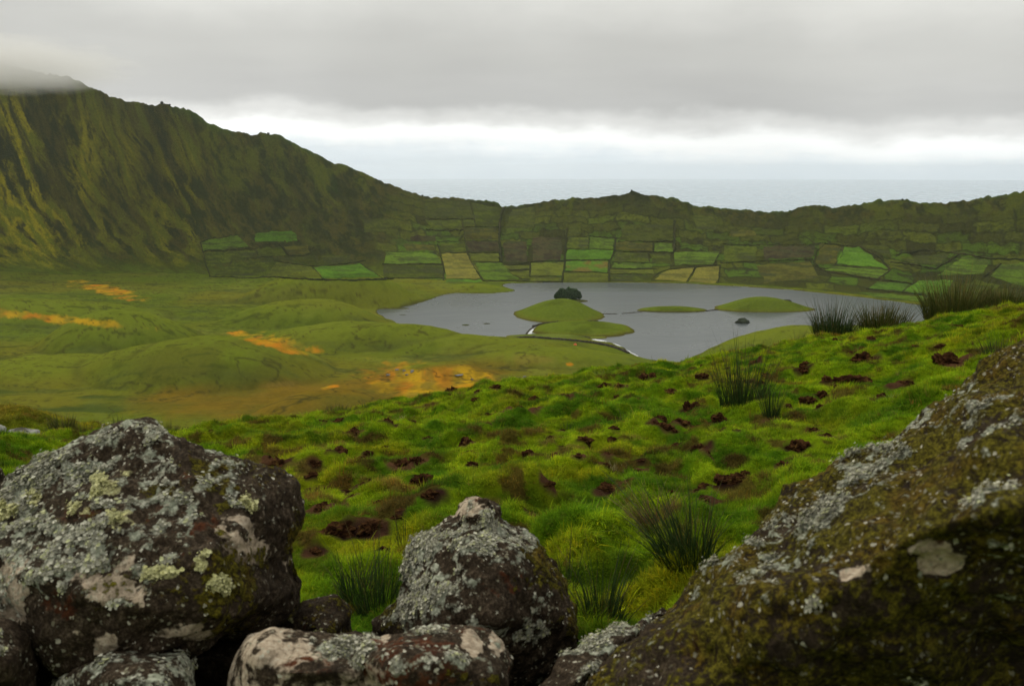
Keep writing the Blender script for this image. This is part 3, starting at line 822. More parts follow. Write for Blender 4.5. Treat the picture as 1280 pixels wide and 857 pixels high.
# dark hedges on the field boundaries
hedges = [
 ('top of the small green pastures under the tall wall', 2.2, (251,303),(262,299),(276,297),(298,292.5)), ('middle of the small pastures under the tall wall', 1.8, (253,314),(288,312),(322,310)),
 ('long foot of the rough pastures', 2.6, (262,346),(290,346.5),(318,348),(330,346.5),(350,347),(372,348.5),(404,349.7)), ('foot of the bright triangular pasture', 2.6, (404,349.7),(440,350.3),(492,348.6)),
 ('short bend above the striped pasture', 1.9, (318,305.5),(348,304.5),(354,311),(362,320)), ('rim of the brownish pasture corner', 1.8, (362,320),(380,320),(389,316),(392,309)),
 ('curved line between the striped pastures', 1.6, (286,334),(289,327),(296,322),(320,322.5),(342,320)), ('upper line of the pale sloping pasture', 2.0, (342,325),(362,329),(386,333),(408,331.5)),
 ('top of the bright triangular pasture', 2.3, (408,331.5),(432,329.5),(457,326)), ('slanting end of the bright triangular pasture', 1.5, (391,333.5),(398,342),(403.5,349)),
 ('outer end of the striped pastures', 1.8, (251,303),(254,316),(258,332),(263,346)), ('slanting brown side of the bright triangular pasture', 1.4, (450,329),(464,338),(478,347.5)),
 ('lower line of the large dull pasture under the saddle', 1.9, (529,274),(560,274),(592,274)), ('line down from the saddle crest', 1.6, (586,252),(592,266),(594,283)),
 ('lower line of the pasture beside the saddle', 2.4, (578,283.7),(600,283.7),(625,284.2)), ('broad dark band down from the saddle notch', 5.0, (629,260),(624,280),(624,300),(626,328)),
 ('upper part of the winding line', 1.8, (578,275),(580,290),(582,304)), ('winding line beside the yellowish pasture', 2.2, (582,304),(584,317),(587,325),(594,336),(604,351)),
 ('dark band above the brown strip', 3.0, (533,288),(556,288.5),(579,288)), ('line over the brown pasture', 1.8, (546,302),(580,301.5),(624,301.2)),
 ('top of the yellowish pasture', 2.0, (547,316.7),(583,315.7),(624,316)), ('side of the yellowish pasture', 2.2, (547,304),(551,320),(555,333),(554.5,351)),
 ('line between two pastures below the terraces', 1.9, (478,330.3),(515,330.4),(553,330.2)), ('line under the long rough pasture', 2.2, (480,347.7),(520,348),(555,347.6)),
 ('line above the wide green pasture', 1.5, (590,327.4),(627,327.4)), ('dark line of bushes on the lake bank', 2.6, (603,351.5),(640,351.5),(672,352.3),(704,352.6)),
 ('short line over the pale pasture', 1.5, (634,337.6),(662,337.2)), ('curved line beside the pale pasture', 1.5, (634,338),(642,344.5),(654,350)),
 ('end of the pale square pasture', 1.6, (662,328),(662,346)), ('foot of the pale square pasture', 1.5, (662,345.7),(703,345.6)),
 ('tall line beside the dark heath', 3.2, (709,285),(708,297),(706.5,312),(706,326)), ('line down to the lake beside the pale strip', 2.6, (706,326),(704.5,340),(703,352)),
 ('foot of the dark heath', 2.2, (626,331.5),(645,331),(663,327.5),(706,326)), ('top of the small bright pastures', 2.4, (711,295.7),(740,296.3),(771,298)),
 ('winding side of the small bright pastures', 2.6, (770,298),(768,312),(763,325)), ('dark line down to the lake from the bright pastures', 3.4, (762,325),(761.5,338),(761.5,352)),
 ('thick line across the bright pastures', 2.6, (707,325.5),(735,325.6),(762,325.6)), ('thin line across the bright pastures', 1.5, (708,311.7),(737,311.8),(767,311.7)),
 ('short line between two small bright pastures', 1.5, (736,297),(735.5,311)), ('line above the pale lakeside strip', 1.7, (705,339.6),(733,340.4),(761,341.2)),
 ('foot of the big dull pasture below the peak', 2.6, (773,302),(805,301.8),(842,302.2)), ('line under the olive pasture below the peak', 2.0, (768,314.5),(805,315),(842,315.7)),
 ('short line beside the olive pasture', 2.0, (816.7,303),(817,315)), ('short line across the terraced pastures', 2.0, (811.5,316.5),(812,328)),
 ('line over the long bright strip', 1.5, (765,327.8),(790,328),(818,328.7)), ('line under the long bright strip', 2.0, (762,335.8),(790,336),(822,336)),
 ('line over the lakeside olive strip', 1.5, (762,342.5),(816,342.6)), ('curved top of the two straw coloured pastures', 2.2, (816,347.5),(824,341),(836,336.5),(870,333.4),(901,331.5)),
 ('line between the two straw coloured pastures', 1.8, (869.5,334),(864,343),(858,352.5)), ('far end of the straw coloured pastures', 2.0, (901,331.5),(897,353.5)),
 ('slanting end of the terraced green pasture', 2.0, (901,313),(896,323),(892,331)), ('dark gully line down from the peak', 4.0, (843,275),(843,296),(842,315)),
 ('upper line of the dark heath over the lake', 2.4, (903,305.5),(950,306),(990,306),(1026,305)), ('middle line of the dark heath over the lake', 2.2, (900,329),(950,326.5),(1016,324.5)),
 ('round side of the rounded pasture', 2.2, (1029,338),(1017,328.5),(1021,314),(1032,305)), ('long arch over the big bright pasture', 2.6, (1032,305),(1054,306.5),(1076,309.5),(1098,321),(1113.5,337)),
 ('line between rounded and bright pastures', 1.7, (1052,307),(1054,318),(1043,331.5)), ('thin line under the big bright pasture', 1.4, (1043,331.7),(1078,334.7),(1112,337.2)),
 ('lower arch of the rounded pastures', 2.2, (1028,338),(1060,344),(1097,349.5),(1113,337.5)), ('line over the lower bright pastures', 2.4, (1098,349.7),(1120,352),(1142,354.6)),
 ('slanting line between the lower bright pastures', 1.7, (1141,355.5),(1128,364.6)), ('foot of the lower bright pastures', 2.2, (1083,361.3),(1127,365.4),(1163,370)),
 ('rising dark line behind the lower pastures', 3.0, (1113,327.5),(1140,331),(1168,336),(1186,327),(1200,317)), ('long upper line above the crest rushes', 2.8, (1120,318),(1160,313.5),(1202,317),(1238,323),(1282,325)),
 ('dark line slanting down behind the crest rushes', 3.0, (1251,330),(1241,339),(1229,346)), ('short line slanting down from the rounded pasture', 1.6, (1000,293),(1010,299),(1020,305)),
]
for n_, hd in enumerate(hedges):
    lab, wid, pts = hd[0], hd[1], np.array(hd[2:], float)
    seg = np.concatenate([[0], np.cumsum(np.linalg.norm(np.diff(pts, axis=0), axis=1))])
    ns = max(4, int(seg[-1] / 1.3))
    sx = np.linspace(0, seg[-1], ns)
    qx, qy = np.interp(sx, seg, pts[:, 0]), np.interp(sx, seg, pts[:, 1])
    qx = qx + noise2(sx / 5.0, sx * 0 + n_, 301) * 0.5
    qy = qy + noise2(sx / 5.0, sx * 0 + n_, 302) * 0.35
    C3 = np.array([on_crater(a, b) for a, b in zip(qx, qy)])
    tg = np.gradient(C3, axis=0)
    tg /= np.linalg.norm(tg, axis=1)[:, None] + 1e-9
    side = np.cross(tg, np.array((0, -0.25, 1.0)))
    side /= np.linalg.norm(side, axis=1)[:, None] + 1e-9
    upv = np.cross(side, tg)
    prof_ = [(-1.0, -0.6), (-1.0, 0.35), (-0.6, 0.95), (0.0, 1.15), (0.6, 0.95), (1.0, 0.35), (1.0, -0.6)]
    ring = []
    for kk, (a, b) in enumerate(prof_):
        rr2 = wid * 0.40 * (1 + 0.9 * fbm2(C3[:, 0] / 5 + kk * 1.7, C3[:, 1] / 5 + C3[:, 2] / 3.5 + kk, 3, 303))
        ring.append(C3 + side * (a * rr2)[:, None] + upv * (b * rr2 * 1.1)[:, None])
    V = np.stack(ring, 1).reshape(-1, 3)
    c = lerp3((0.030, 0.036, 0.014), (0.052, 0.050, 0.022), sstep(-0.3, 0.4, fbm2(V[:, 0] / 6, V[:, 2] / 4, 3, 304)))
    o = mesh_np('hedge', V, grid_faces(ns, 7)[:, ::-1], M_hedge, cols=c)
    tag(o, 'dark hedge: ' + lab, 'hedge', 'dark hedges between the pastures across the lake')


def low_wall(pts, hgt, wdt, label, name='stone_wall', cat='wall', colr=(0.040, 0.036, 0.028), z0=None):
    pts = np.array(pts, float)
    x3, y3 = plane_pt(pts[:, 0], pts[:, 1], 0.6)
    seg = np.concatenate([[0], np.cumsum(np.hypot(np.diff(x3), np.diff(y3)))])
    ns = int(seg[-1] / 1.2) + 3
    sx = np.linspace(0, seg[-1], ns)
    X3, Y3 = np.interp(sx, seg, x3), np.interp(sx, seg, y3)
    for _ in range(6):
        X3[1:-1] = (X3[:-2] + 2 * X3[1:-1] + X3[2:]) / 4
        Y3[1:-1] = (Y3[:-2] + 2 * Y3[1:-1] + Y3[2:]) / 4
    zz, dd = floor_z(X3, Y3)
    zz = np.maximum(zz, 0.0) if z0 is None else np.full(ns, z0)
    tx, ty = np.gradient(X3), np.gradient(Y3)
    L = np.hypot(tx, ty) + 1e-9
    nx, ny = -ty / L, tx / L
    ring = []
    for kk, (a, b) in enumerate([(-1, -1.2), (-0.9, 0.5), (-0.6, 0.95), (0.6, 1.0), (0.9, 0.5), (1, -1.2)]):
        j1 = 1 + 0.3 * noise2(sx * 1.1 + kk * 5, sx * 0 + kk, 311)
        j2 = 1 + 0.22 * noise2(sx * 1.3 - kk * 3, sx * 0 + kk, 312)
        ring.append(np.stack([X3 + nx * a * wdt * j1, Y3 + ny * a * wdt * j1, zz + b * hgt * j2], -1))
    V = np.stack(ring, 1).reshape(-1, 3)
    c = lerp3(colr, arr(colr) * 1.9, sstep(-0.2, 0.5, fbm2(V[:, 0] / 1.2, V[:, 1] / 1.2, 3, 313)))
    o = mesh_np(name, V, grid_faces(ns, 6)[:, ::-1], M_rockfar, cols=c, smooth=False)
    tag(o, label, cat, 'dry stone walls and causeways at the lake')
    return o


low_wall([(637, 423.3), (650, 421.8), (662, 422.2), (682, 424), (706, 426.5), (735, 429.5), (760, 433), (777, 438), (786, 442)], 1.7, 1.2, 'long dark dry stone wall along the near shore by the foam')
low_wall([(666, 421), (690, 419.3), (712, 419.3), (738, 422.5)], 1.5, 1.0, 'short dark stone wall along the foot of the low islet')
low_wall([(666, 408), (680, 404.3), (700, 402.2), (725, 401.8), (748, 401.9)], 1.8, 1.0, 'curved dark stone wall between the tall and the low islet')
low_wall([(657, 420.5), (658, 416.5), (662, 412), (668, 408)], 1.0, 0.8, 'dark line of stones beside the narrow foamy channel', z0=0.0)
low_wall([(748, 391.3), (758, 391.8), (771, 391.6)], 0.5, 1.0, 'short sunken causeway at the tip of the tall islet', 'causeway', 'causeway', z0=0.0)
low_wall([(778, 391.3), (790, 390.2), (802, 389.3)], 0.5, 1.0, 'thin sunken causeway reaching the small flat islet', 'causeway', 'causeway', z0=0.0)
low_wall([(882, 388.2), (892, 387.0), (904, 386.2)], 0.8, 1.2, 'causeway joining the flat and the humpbacked islet', 'causeway', 'causeway', z0=0.0)

# wind driven foam in the lee of the walls: ragged sheets on the water
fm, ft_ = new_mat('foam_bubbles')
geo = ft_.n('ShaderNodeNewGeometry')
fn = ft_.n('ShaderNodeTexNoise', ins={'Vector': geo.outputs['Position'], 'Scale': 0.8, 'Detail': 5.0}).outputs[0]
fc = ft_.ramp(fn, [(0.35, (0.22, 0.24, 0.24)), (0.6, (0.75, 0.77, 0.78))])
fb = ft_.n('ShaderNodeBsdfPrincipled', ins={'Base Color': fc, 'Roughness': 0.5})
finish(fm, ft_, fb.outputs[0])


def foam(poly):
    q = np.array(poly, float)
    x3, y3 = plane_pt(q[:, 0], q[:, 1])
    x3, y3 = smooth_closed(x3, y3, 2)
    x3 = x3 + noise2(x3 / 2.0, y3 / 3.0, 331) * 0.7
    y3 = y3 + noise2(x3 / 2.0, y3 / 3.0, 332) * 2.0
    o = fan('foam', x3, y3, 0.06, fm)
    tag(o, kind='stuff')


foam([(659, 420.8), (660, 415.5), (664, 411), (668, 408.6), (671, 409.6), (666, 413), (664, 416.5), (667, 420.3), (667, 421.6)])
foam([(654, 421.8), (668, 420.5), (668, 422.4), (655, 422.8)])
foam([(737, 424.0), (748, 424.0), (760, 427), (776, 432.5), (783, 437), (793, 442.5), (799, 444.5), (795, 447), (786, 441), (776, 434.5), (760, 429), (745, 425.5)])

# trees on the round islet
M_leafdark = mat_land('dark_tree_leaves', 0.7, 2.0, 0.3, vary=0.5)
M_bark = mat_land('tree_bark', 2.0, 6.0, 0.05, vary=0.3)


def leaf_cloud(n, rx, ry, rz, size, seed, c1, c2):
    g = np.random.default_rng(seed)
    V, F, Cc = [], [], []
    u = g.normal(size=(n, 3))
    u /= np.linalg.norm(u, axis=1)[:, None]
    clump = fbm3(u, 2.2, 2, seed, 0.5)
    rr3 = (0.55 + 0.45 * g.random(n) ** 0.5) * (1 + 0.35 * clump)
    p = u * rr3[:, None] * np.array((rx, ry, rz))
    a = g.normal(size=(n, 3))
    b = np.cross(a, g.normal(size=(n, 3)))
    a /= np.linalg.norm(a, axis=1)[:, None]
    b /= np.linalg.norm(b, axis=1)[:, None]
    s = size * (0.6 + 0.8 * g.random(n))[:, None]
    V = np.stack([p - a * s, p + b * s * 0.6, p + a * s, p - b * s * 0.6], 1).reshape(-1, 3)
    F = np.arange(4 * n).reshape(-1, 4)
    t = np.clip(0.5 + clump + g.normal(size=n) * 0.25, 0, 1)
    Cc = np.repeat(lerp3(c1, c2, t), 4, 0)
    return V, F, Cc


def taper(p0, p1, r0, r1, n=7):
    d = (p1 - p0).normalized()
    s = d.orthogonal().normalized()
    t = d.cross(s)
    V = []
    for p, r in ((p0, r0), ((p0 + p1) * 0.5, (r0 + r1) * 0.55), (p1, r1)):
        V += [p + (s * math.cos(2 * math.pi * k / n) + t * math.sin(2 * math.pi * k / n)) * r for k in range(n)]
    return np.array([v[:] for v in V]), grid_faces(3, n, wrap=True)


tree = empty('tree')
V, F = taper(Vector((0, 0, -0.5)), Vector((0.3, 0.1, 6.0)), 0.35, 0.12)
mesh_np('trunk', V, F, M_bark, parent=tree, cols=np.tile((0.05, 0.04, 0.03), (len(V), 1)))
V, F, c = leaf_cloud(1100, 3.4, 3.4, 4.2, 0.60, 77, (0.024, 0.048, 0.024), (0.075, 0.120, 0.050))
V[:, 2] += 5.6
mesh_np('crown', V, F, M_leafdark, smooth=False, parent=tree, cols=c)
tx0, ty0 = (float(v) for v in plane_pt(711, 376.0))
first = True
g_ = np.random.default_rng(5)
for i in range(30):
    a, q = g_.random() * 6.283, math.sqrt(g_.random())
    dx, dy = math.cos(a) * q * 15.5, math.sin(a) * q * 9.0
    sc = 1.55 * math.sqrt(max(0.12, 1 - 0.80 * q * q)) * (0.95 + 0.1 * g_.random())
    o = tree if first else copy_tree(tree)
    first = False
    o.location = (tx0 - 1 + dx, ty0 + 3 + dy, 1.2)
    o.rotation_euler = (0, 0, g_.random() * 6.28)
    o.scale = (sc, sc, sc)
    tag(o, 'dark rounded tree crowded with others on the tiny round islet', 'tree', 'dark trees covering the round islet')

# bushes that break the skyline of the tall wall
for i, (bx, by, bs, lab) in enumerate([(203, 132, 2.6, 'spiky little bush cluster standing highest on the tall crest'), (212, 134, 1.9, 'low bush beside the spiky bush on the tall crest'),
                                       (335, 170, 2.2, 'low dark bush on the flat knoll of the tall crest'), (528, 244, 1.9, 'bush at the step where the tall crest meets the saddle'), (789, 241, 1.8, 'small bush on top of the middle peak'), (1128, 250.5, 1.7, 'tiny bush on the smooth crest above the rounded pasture')]):
    o = empty('bush')
    a, t_ = ray(bx, by)
    j = int(np.argmin(np.abs(az_c - a)))
    o.location = (math.sin(az_c[j]) * r_rim[j], math.cos(az_c[j]) * r_rim[j], float(CZ[NF + NW - 1, j]))
    V, F = taper(Vector((0, 0, -1.0)), Vector((0.2, 0.1, bs * 0.6)), 0.25, 0.08)
    mesh_np('trunk', V, F, M_bark, parent=o, cols=np.tile((0.04, 0.03, 0.02), (len(V), 1)))
    V, F, c = leaf_cloud(260, bs, bs * 0.8, bs * 0.75, 0.55, 90 + i, (0.02, 0.028, 0.014), (0.04, 0.05, 0.02))
    V[:, 2] += bs * 0.5
    mesh_np('crown', V, F, M_leafdark, smooth=False, parent=o, cols=c)
    tag(o, lab, 'bush', 'bushes along the crater rim')

# small orange tent below the shore wall
tp = on_crater(719, 431.3)
tent = empty('tent', tp)
tm, tt_ = new_mat('orange_nylon')
tb = tt_.n('ShaderNodeTexNoise', ins={'Scale': 4.0}).outputs[0]
finish(tm, tt_, tt_.n('ShaderNodeBsdfPrincipled', ins={'Base Color': tt_.ramp(tb, [(0.3, (0.55, 0.09, 0.02)), (0.7, (0.70, 0.14, 0.03))]), 'Roughness': 0.6}).outputs[0])
a_ = np.linspace(0, 2 * np.pi, 13)[:-1]
V = np.concatenate([np.stack([np.cos(a_) * rr4, np.sin(a_) * rr4 * 0.8, 0 * a_ + zz4], -1) for rr4, zz4 in ((1.5, -0.1), (1.35, 0.7), (0.85, 1.4), (0.08, 1.75))])
mesh_np('canopy', V, grid_faces(4, 12, wrap=True), tm, smooth=False, parent=tent)
V = np.array([(-0.45, -1.21, 0), (0.45, -1.21, 0), (0.3, -1.12, 0.85), (-0.3, -1.12, 0.85)])
mesh_np('door_flap', V, np.array([(0, 1, 2, 3)]), tm, smooth=False, parent=tent)
tag(tent, 'tiny orange tent on the grass below the shore wall', 'tent')

# pools and pale stones of the bog
def pool(px, py, w_, d_, seed):
    c = on_crater(px, py, 0.12)
    a2 = np.linspace(0, 2 * np.pi, 40)[:-1]
    q = 1 + 0.35 * noise2(np.cos(a2) * 2 + seed, np.sin(a2) * 2, 340)
    xx, yy = c[0] + np.cos(a2) * w_ * q, c[1] + np.sin(a2) * d_ * q
    o = fan('pond', xx, yy, float(c[2]) + 0.35, M_pond)
    tag(o, kind='structure')


pool(573, 468.5, 3.2, 4.0, 1)
pool(590, 474, 1.2, 2.5, 2)
pool(650, 473, 1.6, 3.0, 3)
gs = np.random.default_rng(21)
for i in range(11):
    px_, py_ = (482 + gs.random() * 34, 461 + gs.random() * 12) if i < 8 else (645 + gs.random() * 14, 470 + gs.random() * 5)
    c = on_crater(px_, py_)
    s = 0.5 + gs.random() * 0.9
    lump('stone', c, (s * 1.3, s, s * 0.8), M_rockfar, 400 + i, 2, 'pale grey stone lying in the orange bog', 'stone', 'pale stones scattered in the bog', colr=(0.20, 0.20, 0.19))

# ------------------------------------------------------------------ the near hillside
crest_px = np.array([(-500, 560), (-200, 553), (-60, 548), (0, 546), (60, 547), (150, 544), (230, 540), (300, 531), (400, 519), (480, 506), (560, 494), (640, 477), (700, 470), (760, 460), (800, 457), (860, 454), (900, 446), (960, 434),
    (1010, 425), (1060, 418), (1120, 408), (1180, 394), (1240, 382), (1280, 374), (1400, 345), (1700, 300)], float)
crest_d = np.array([(-500, 10), (0, 13), (230, 13), (480, 14.5), (640, 16), (800, 19), (960, 21), (1120, 22), (1280, 22), (1700, 18)], float)
ka, kt = ray(crest_px[:, 0], crest_px[:, 1] + 7.0)
kda, _ = ray(crest_d[:, 0], np.full(len(crest_d), 480.0))
H0 = 1.55
ba, bt = ray(-6, 541)
BANK = (math.sin(ba) * 15.5, math.cos(ba) * 15.5)


def hill(X, Y, rough=True):
    a = np.arctan2(X, Y)
    r = np.hypot(X, Y)
    aw = np.clip(a, ka[0], ka[-1])
    tk = np.interp(aw, ka, -kt)
    rc = np.interp(aw, kda, crest_d[:, 1])
    c = -H0 / rc ** 2
    b = -tk + 2 * H0 / rc
    lim = 0.60
    r1 = (-lim - b) / (2 * c)
    rr5 = np.minimum(r, r1)
    zz = -H0 + b * rr5 + c * rr5 * rr5 - lim * np.maximum(r - r1, 0)
    behind = sstep(R(70), R(120), np.abs(a))
    zb = -H0 + np.minimum(0.22 * r, 14 + 0.02 * r)
    zz = zz * (1 - behind) + zb * behind
    zz = zz + 0.60 * np.exp(-(((X - BANK[0]) / 1.5) ** 2 + ((Y - BANK[1]) / 1.2) ** 2))
    if rough:
        f = sstep(0.8, 3.0, r)
        zz = zz + f * (0.10 * fbm2(X / 1.15, Y / 1.15, 2, 501) + 0.17 * np.clip(fbm2(X / 0.40, Y / 0.40, 3, 502) + 0.10, 0, 1) + 0.075 * np.clip(fbm2(X / 0.17, Y / 0.17, 3, 503) + 0.1, 0, 1))
    return np.maximum(H + zz, -3.0)


def on_hill(px, py, lift=0.0):
    a, t = (float(v) for v in ray(px, py))
    r = np.arange(1.2, 40, 0.03)
    zz = hill(np.sin(a) * r, np.cos(a) * r, False)
    s = (zz - H) / r
    ok = np.where(s >= t)[0]
    rr6 = r[ok[0]] if len(ok) else r[int(np.argmax(s))]
    x, y = math.sin(a) * rr6, math.cos(a) * rr6
    return np.array((x, y, float(hill(np.array([x]), np.array([y]))[0]) + lift)), rr6


clods_px = [(564,499,28),(585,501,10),(603,503,10),(619,506,10),(598,510,9),(404,538,13),(423,538,14),(443,553,18),(466,532,9),(485,551,22),(467,545,11),(460,569,14),(481,562,12),(297,560,11),(314,558,10),
    (347,587,30),(426,580,24),(395,588,16),(505,580,28),(522,580,18),(582,558,17),(586,566,15),(457,605,30),(527,606,28),(533,598,18),(496,594,13),(539,648,34),(474,636,14),(404,644,28),(421,676,44),(460,671,42),
    (612,528,11),(638,524,10),(638,608,16),(319,539,12),(668,513,24),(649,528,30),(707,507,17),(804,479,20),(814,490,14),(756,489,14),(838,496,26),(853,465,15),(862,477,18),(877,482,13),(865,516,28),
    (829,550,19),(817,549,16),(849,545,30),(825,538,17),(730,564,20),(845,569,15),(873,577,26),(642,609,26),(686,619,18),(790,613,16),(760,620,28),(694,587,13),(909,616,28),(879,639,30),(780,662,18),(964,528,14),
    (910,442,9),(897,476,11),(775,489,15),(718,497,11),(804,573,12),(665,648,14),(1185,456,36),(1064,480,38),(1129,485,30),(1027,498,16),(1010,502,14),(1003,472,18),(996,566,34),(898,530,22),(854,546,18),
    (1032,553,16),(985,514,9),(1025,518,12),(1265,420,15),(1176,442,9),(1186,435,11),(1046,493,9),(1102,505,13),(882,586,13),(1043,434,9),(1115,430,9),(610,543,9),(700,548,9),(740,520,9),(560,530,11),(535,520,10),(515,545,10),
    (375,560,10),(350,548,9),(440,520,8),(590,590,13),(615,640,16),(720,655,18),(660,580,12),(755,590,12),(920,560,13),(950,490,10),(1080,455,26),(1145,440,10),(930,600,14),(365,610,16),(410,615,14),(395,700,26)]
g_c = random.Random(77)
for i_ in range(130):
    cx_p = g_c.uniform(240, 1240)
    yc = float(np.interp(cx_p, crest_px[:, 0], crest_px[:, 1])) + 16
    cy_p = yc + (g_c.random() ** 1.2) * min(190, 720 - yc)
    if cy_p > 700 - max(0, cx_p - 820) * 0.68:
        continue
    clods_px.append((cx_p, cy_p, g_c.uniform(7, 13) + (cy_p - yc) * 0.035))
clod_w = []
for (px_, py_, w_) in clods_px:
    p, r6 = on_hill(px_, py_)
    clod_w.append((p, w_ / FPX * r6 * 0.5))
CLP = np.array([c[0][:2] for c in clod_w])
CLR = np.array([c[1] for c in clod_w])

NFC = 800
az_f = np.linspace(R(-48), R(48), NFC)
az_bk = np.linspace(R(48), R(312), 110)[1:-1]
az_h = np.concatenate([az_f, az_bk])
r_h = [0.25]
while r_h[-1] < 520:
    k_ = 1.0088 if 2 < r_h[-1] < 40 else 1.05
    r_h.append(r_h[-1] * k_)
r_h = np.array(r_h)
HA, HR = np.meshgrid(az_h, r_h)
HX, HY = np.sin(HA) * HR, np.cos(HA) * HR
HZ = hill(HX, HY)
# bare peat where the turf is broken open
barem = np.zeros(HX.shape)
sel = (HR < 40) & (np.abs((HA + math.pi) % (2 * math.pi) - math.pi) < R(49))
for p, s in zip(CLP, CLR):
    q = ((HX - p[0]) ** 2 + (HY - p[1]) ** 2) / (s * 1.5) ** 2
    m_ = sel & (q < 4)
    barem[m_] = np.maximum(barem[m_], np.exp(-q[m_] * 0.9))
bn = fbm2(HX / 0.5, HY / 0.5, 4, 511)
barem = np.clip(barem * (0.9 + 0.9 * bn), 0, 1)
HZ = HZ + barem * 0.02


def turf_tint(X, Y):
    a1 = fbm2(X / 2.2, Y / 2.2, 4, 521)
    a2 = fbm2(X / 0.35, Y / 0.35, 3, 522)
    a3 = fbm2(X / 0.9 + 40, Y / 0.9, 3, 523)
    c = lerp3((0.090, 0.190, 0.006), (0.185, 0.280, 0.007), sstep(-0.35, 0.4, a2 + 0.5 * a1))
    c = lerp3(c, (0.215, 0.245, 0.008), sstep(0.02, 0.42, a3) * 0.7)
    c = lerp3(c, (0.045, 0.110, 0.006), sstep(0.08, 0.45, -a2) * 0.7)
    c = lerp3(c, (0.120, 0.085, 0.025), sstep(0.40, 0.58, a1 * 0.4 + a2 * 0.8) * 0.85)
    c = lerp3(c, (0.085, 0.045, 0.016), sstep(0.29, 0.40, fbm2(X / 0.22 + 9, Y / 0.22, 3, 524) + 0.10 * a1) * 0.8)
    d = np.exp(-(((X - BANK[0]) / 1.6) ** 2 + ((Y - BANK[1]) / 1.6) ** 2) ** 2)
    return lerp3(c, (0.17, 0.125, 0.018), d * 0.8)


hc = turf_tint(HX, HY) * 0.62
hc = lerp3(hc, lerp3((0.022, 0.011, 0.008), (0.070, 0.036, 0.018), sstep(-0.3, 0.4, bn)), sstep(0.22, 0.5, barem))
far_h = sstep(40, 90, HR)
hc = lerp3(hc, (0.07, 0.10, 0.02), far_h)
ground = mesh_np('ground', np.stack([HX, HY, HZ], -1).reshape(-1, 3), grid_faces(len(r_h), len(az_h), wrap=True)[:, ::-1], M_soilg, cols=hc.reshape(-1, 3))
tag(ground, kind='structure')

#@@PART3
# ------------------------------------------------------------------ clods of broken peat
def clod_mesh(seed):
    bm = bmesh.new()
    bmesh.ops.create_icosphere(bm, subdivisions=4, radius=1.0)
    p = np.array([v.co[:] for v in bm.verts])
    d = 0.9 + 0.85 * fbm3(p, 1.7, 3, seed, 0.65) + 0.55 * np.abs(fbm3(p, 7.0, 3, seed + 9, 0.7))
    q = p * d[:, None] * np.array((1.0, 0.85, 0.72))
    for v, c in zip(bm.verts, q):
        v.co = c
    me = bpy.data.meshes.new('soil_clod')
    bm.to_mesh(me)
    bm.free()
    t = sstep(-0.25, 0.3, fbm3(q, 3.5, 3, seed + 3))
    c = lerp3((0.024, 0.011, 0.006), (0.085, 0.040, 0.017), t)
    t2 = sstep(0.15, 0.45, fbm3(q, 2.2, 3, seed + 5))
    c = lerp3(c, (0.140, 0.085, 0.022), t2 * 0.7)
    add_col(me, c)
    me.materials.append(M_clod)
    return me


M_clod = mat_land('peat_crumbs', 22.0, 34.0, 0.05, vary=0.65)
clod_me = [clod_mesh(600 + 20 * i) for i in range(7)]
special = {(564,499,28): 'blocky black peat clod on the skyline in front of the orange bog', (421,676,44): 'wide torn peat patch near the rushes left of the pointed boulder',
           (539,648,34): 'reddish brown clod just behind the pointed boulder', (347,587,30): 'flat dark clod close to the big lichen covered boulder', (1064,480,38): 'long thin peat clod below the crest rushes',
           (1185,456,36): 'broken peat clod with dry grass high on the slope near the mossy slab', (909,616,28): 'dark hollow clod beside the edge of the mossy slab', (668,513,24): 'red brown crumbly clod highest in the middle of the slope'}
for i, ((px_, py_, w_), (p, s)) in enumerate(zip(clods_px, clod_w)):
    o = bpy.data.objects.new('soil_clod', clod_me[i % 7])
    COL.objects.link(o)
    tall = 1.5 if w_ in (28, 22) and py_ < 560 else 1.0
    o.location = (p[0], p[1], p[2] + 0.10 * s)
    o.rotation_euler = (rnd.uniform(-.25, .25), rnd.uniform(-.25, .25), rnd.random() * 6.28)
    k_ = s * rnd.uniform(0.85, 1.15) * (0.82 if w_ > 20 else 1.0)
    o.scale = (k_ * rnd.uniform(.85, 1.35), k_ * rnd.uniform(.7, 1.1), k_ * rnd.uniform(.7, 1.15) * tall)
    lab = special.get((px_, py_, w_))
    if not lab:
        above = py_ - float(np.interp(px_, crest_px[:, 0], crest_px[:, 1]))
        where = ('along the grassy crest facing the bog' if above < 28 and px_ < 700 else 'along the grassy crest facing the lake' if above < 28 else 'in the turf beside the large lichen covered boulder' if px_ < 440
                 else 'in the turf behind the pointed boulder' if px_ < 700 and py_ > 565 else 'in the turf below the orange bog' if px_ < 700 else 'in the turf round the lone tall rush clump' if 840 < px_ < 1010 and py_ < 560
                 else 'in the turf near the upper edge of the mossy giant' if px_ > 900 else 'in the middle of the green slope')
        lab = ('small ' if w_ < 15 else '') + 'crumbly brown peat clod ' + where
    tag(o, lab or 'crumbly dark brown clod of torn up peat in the green turf', 'soil clod', 'clods of peat scattered over the grassy slope')

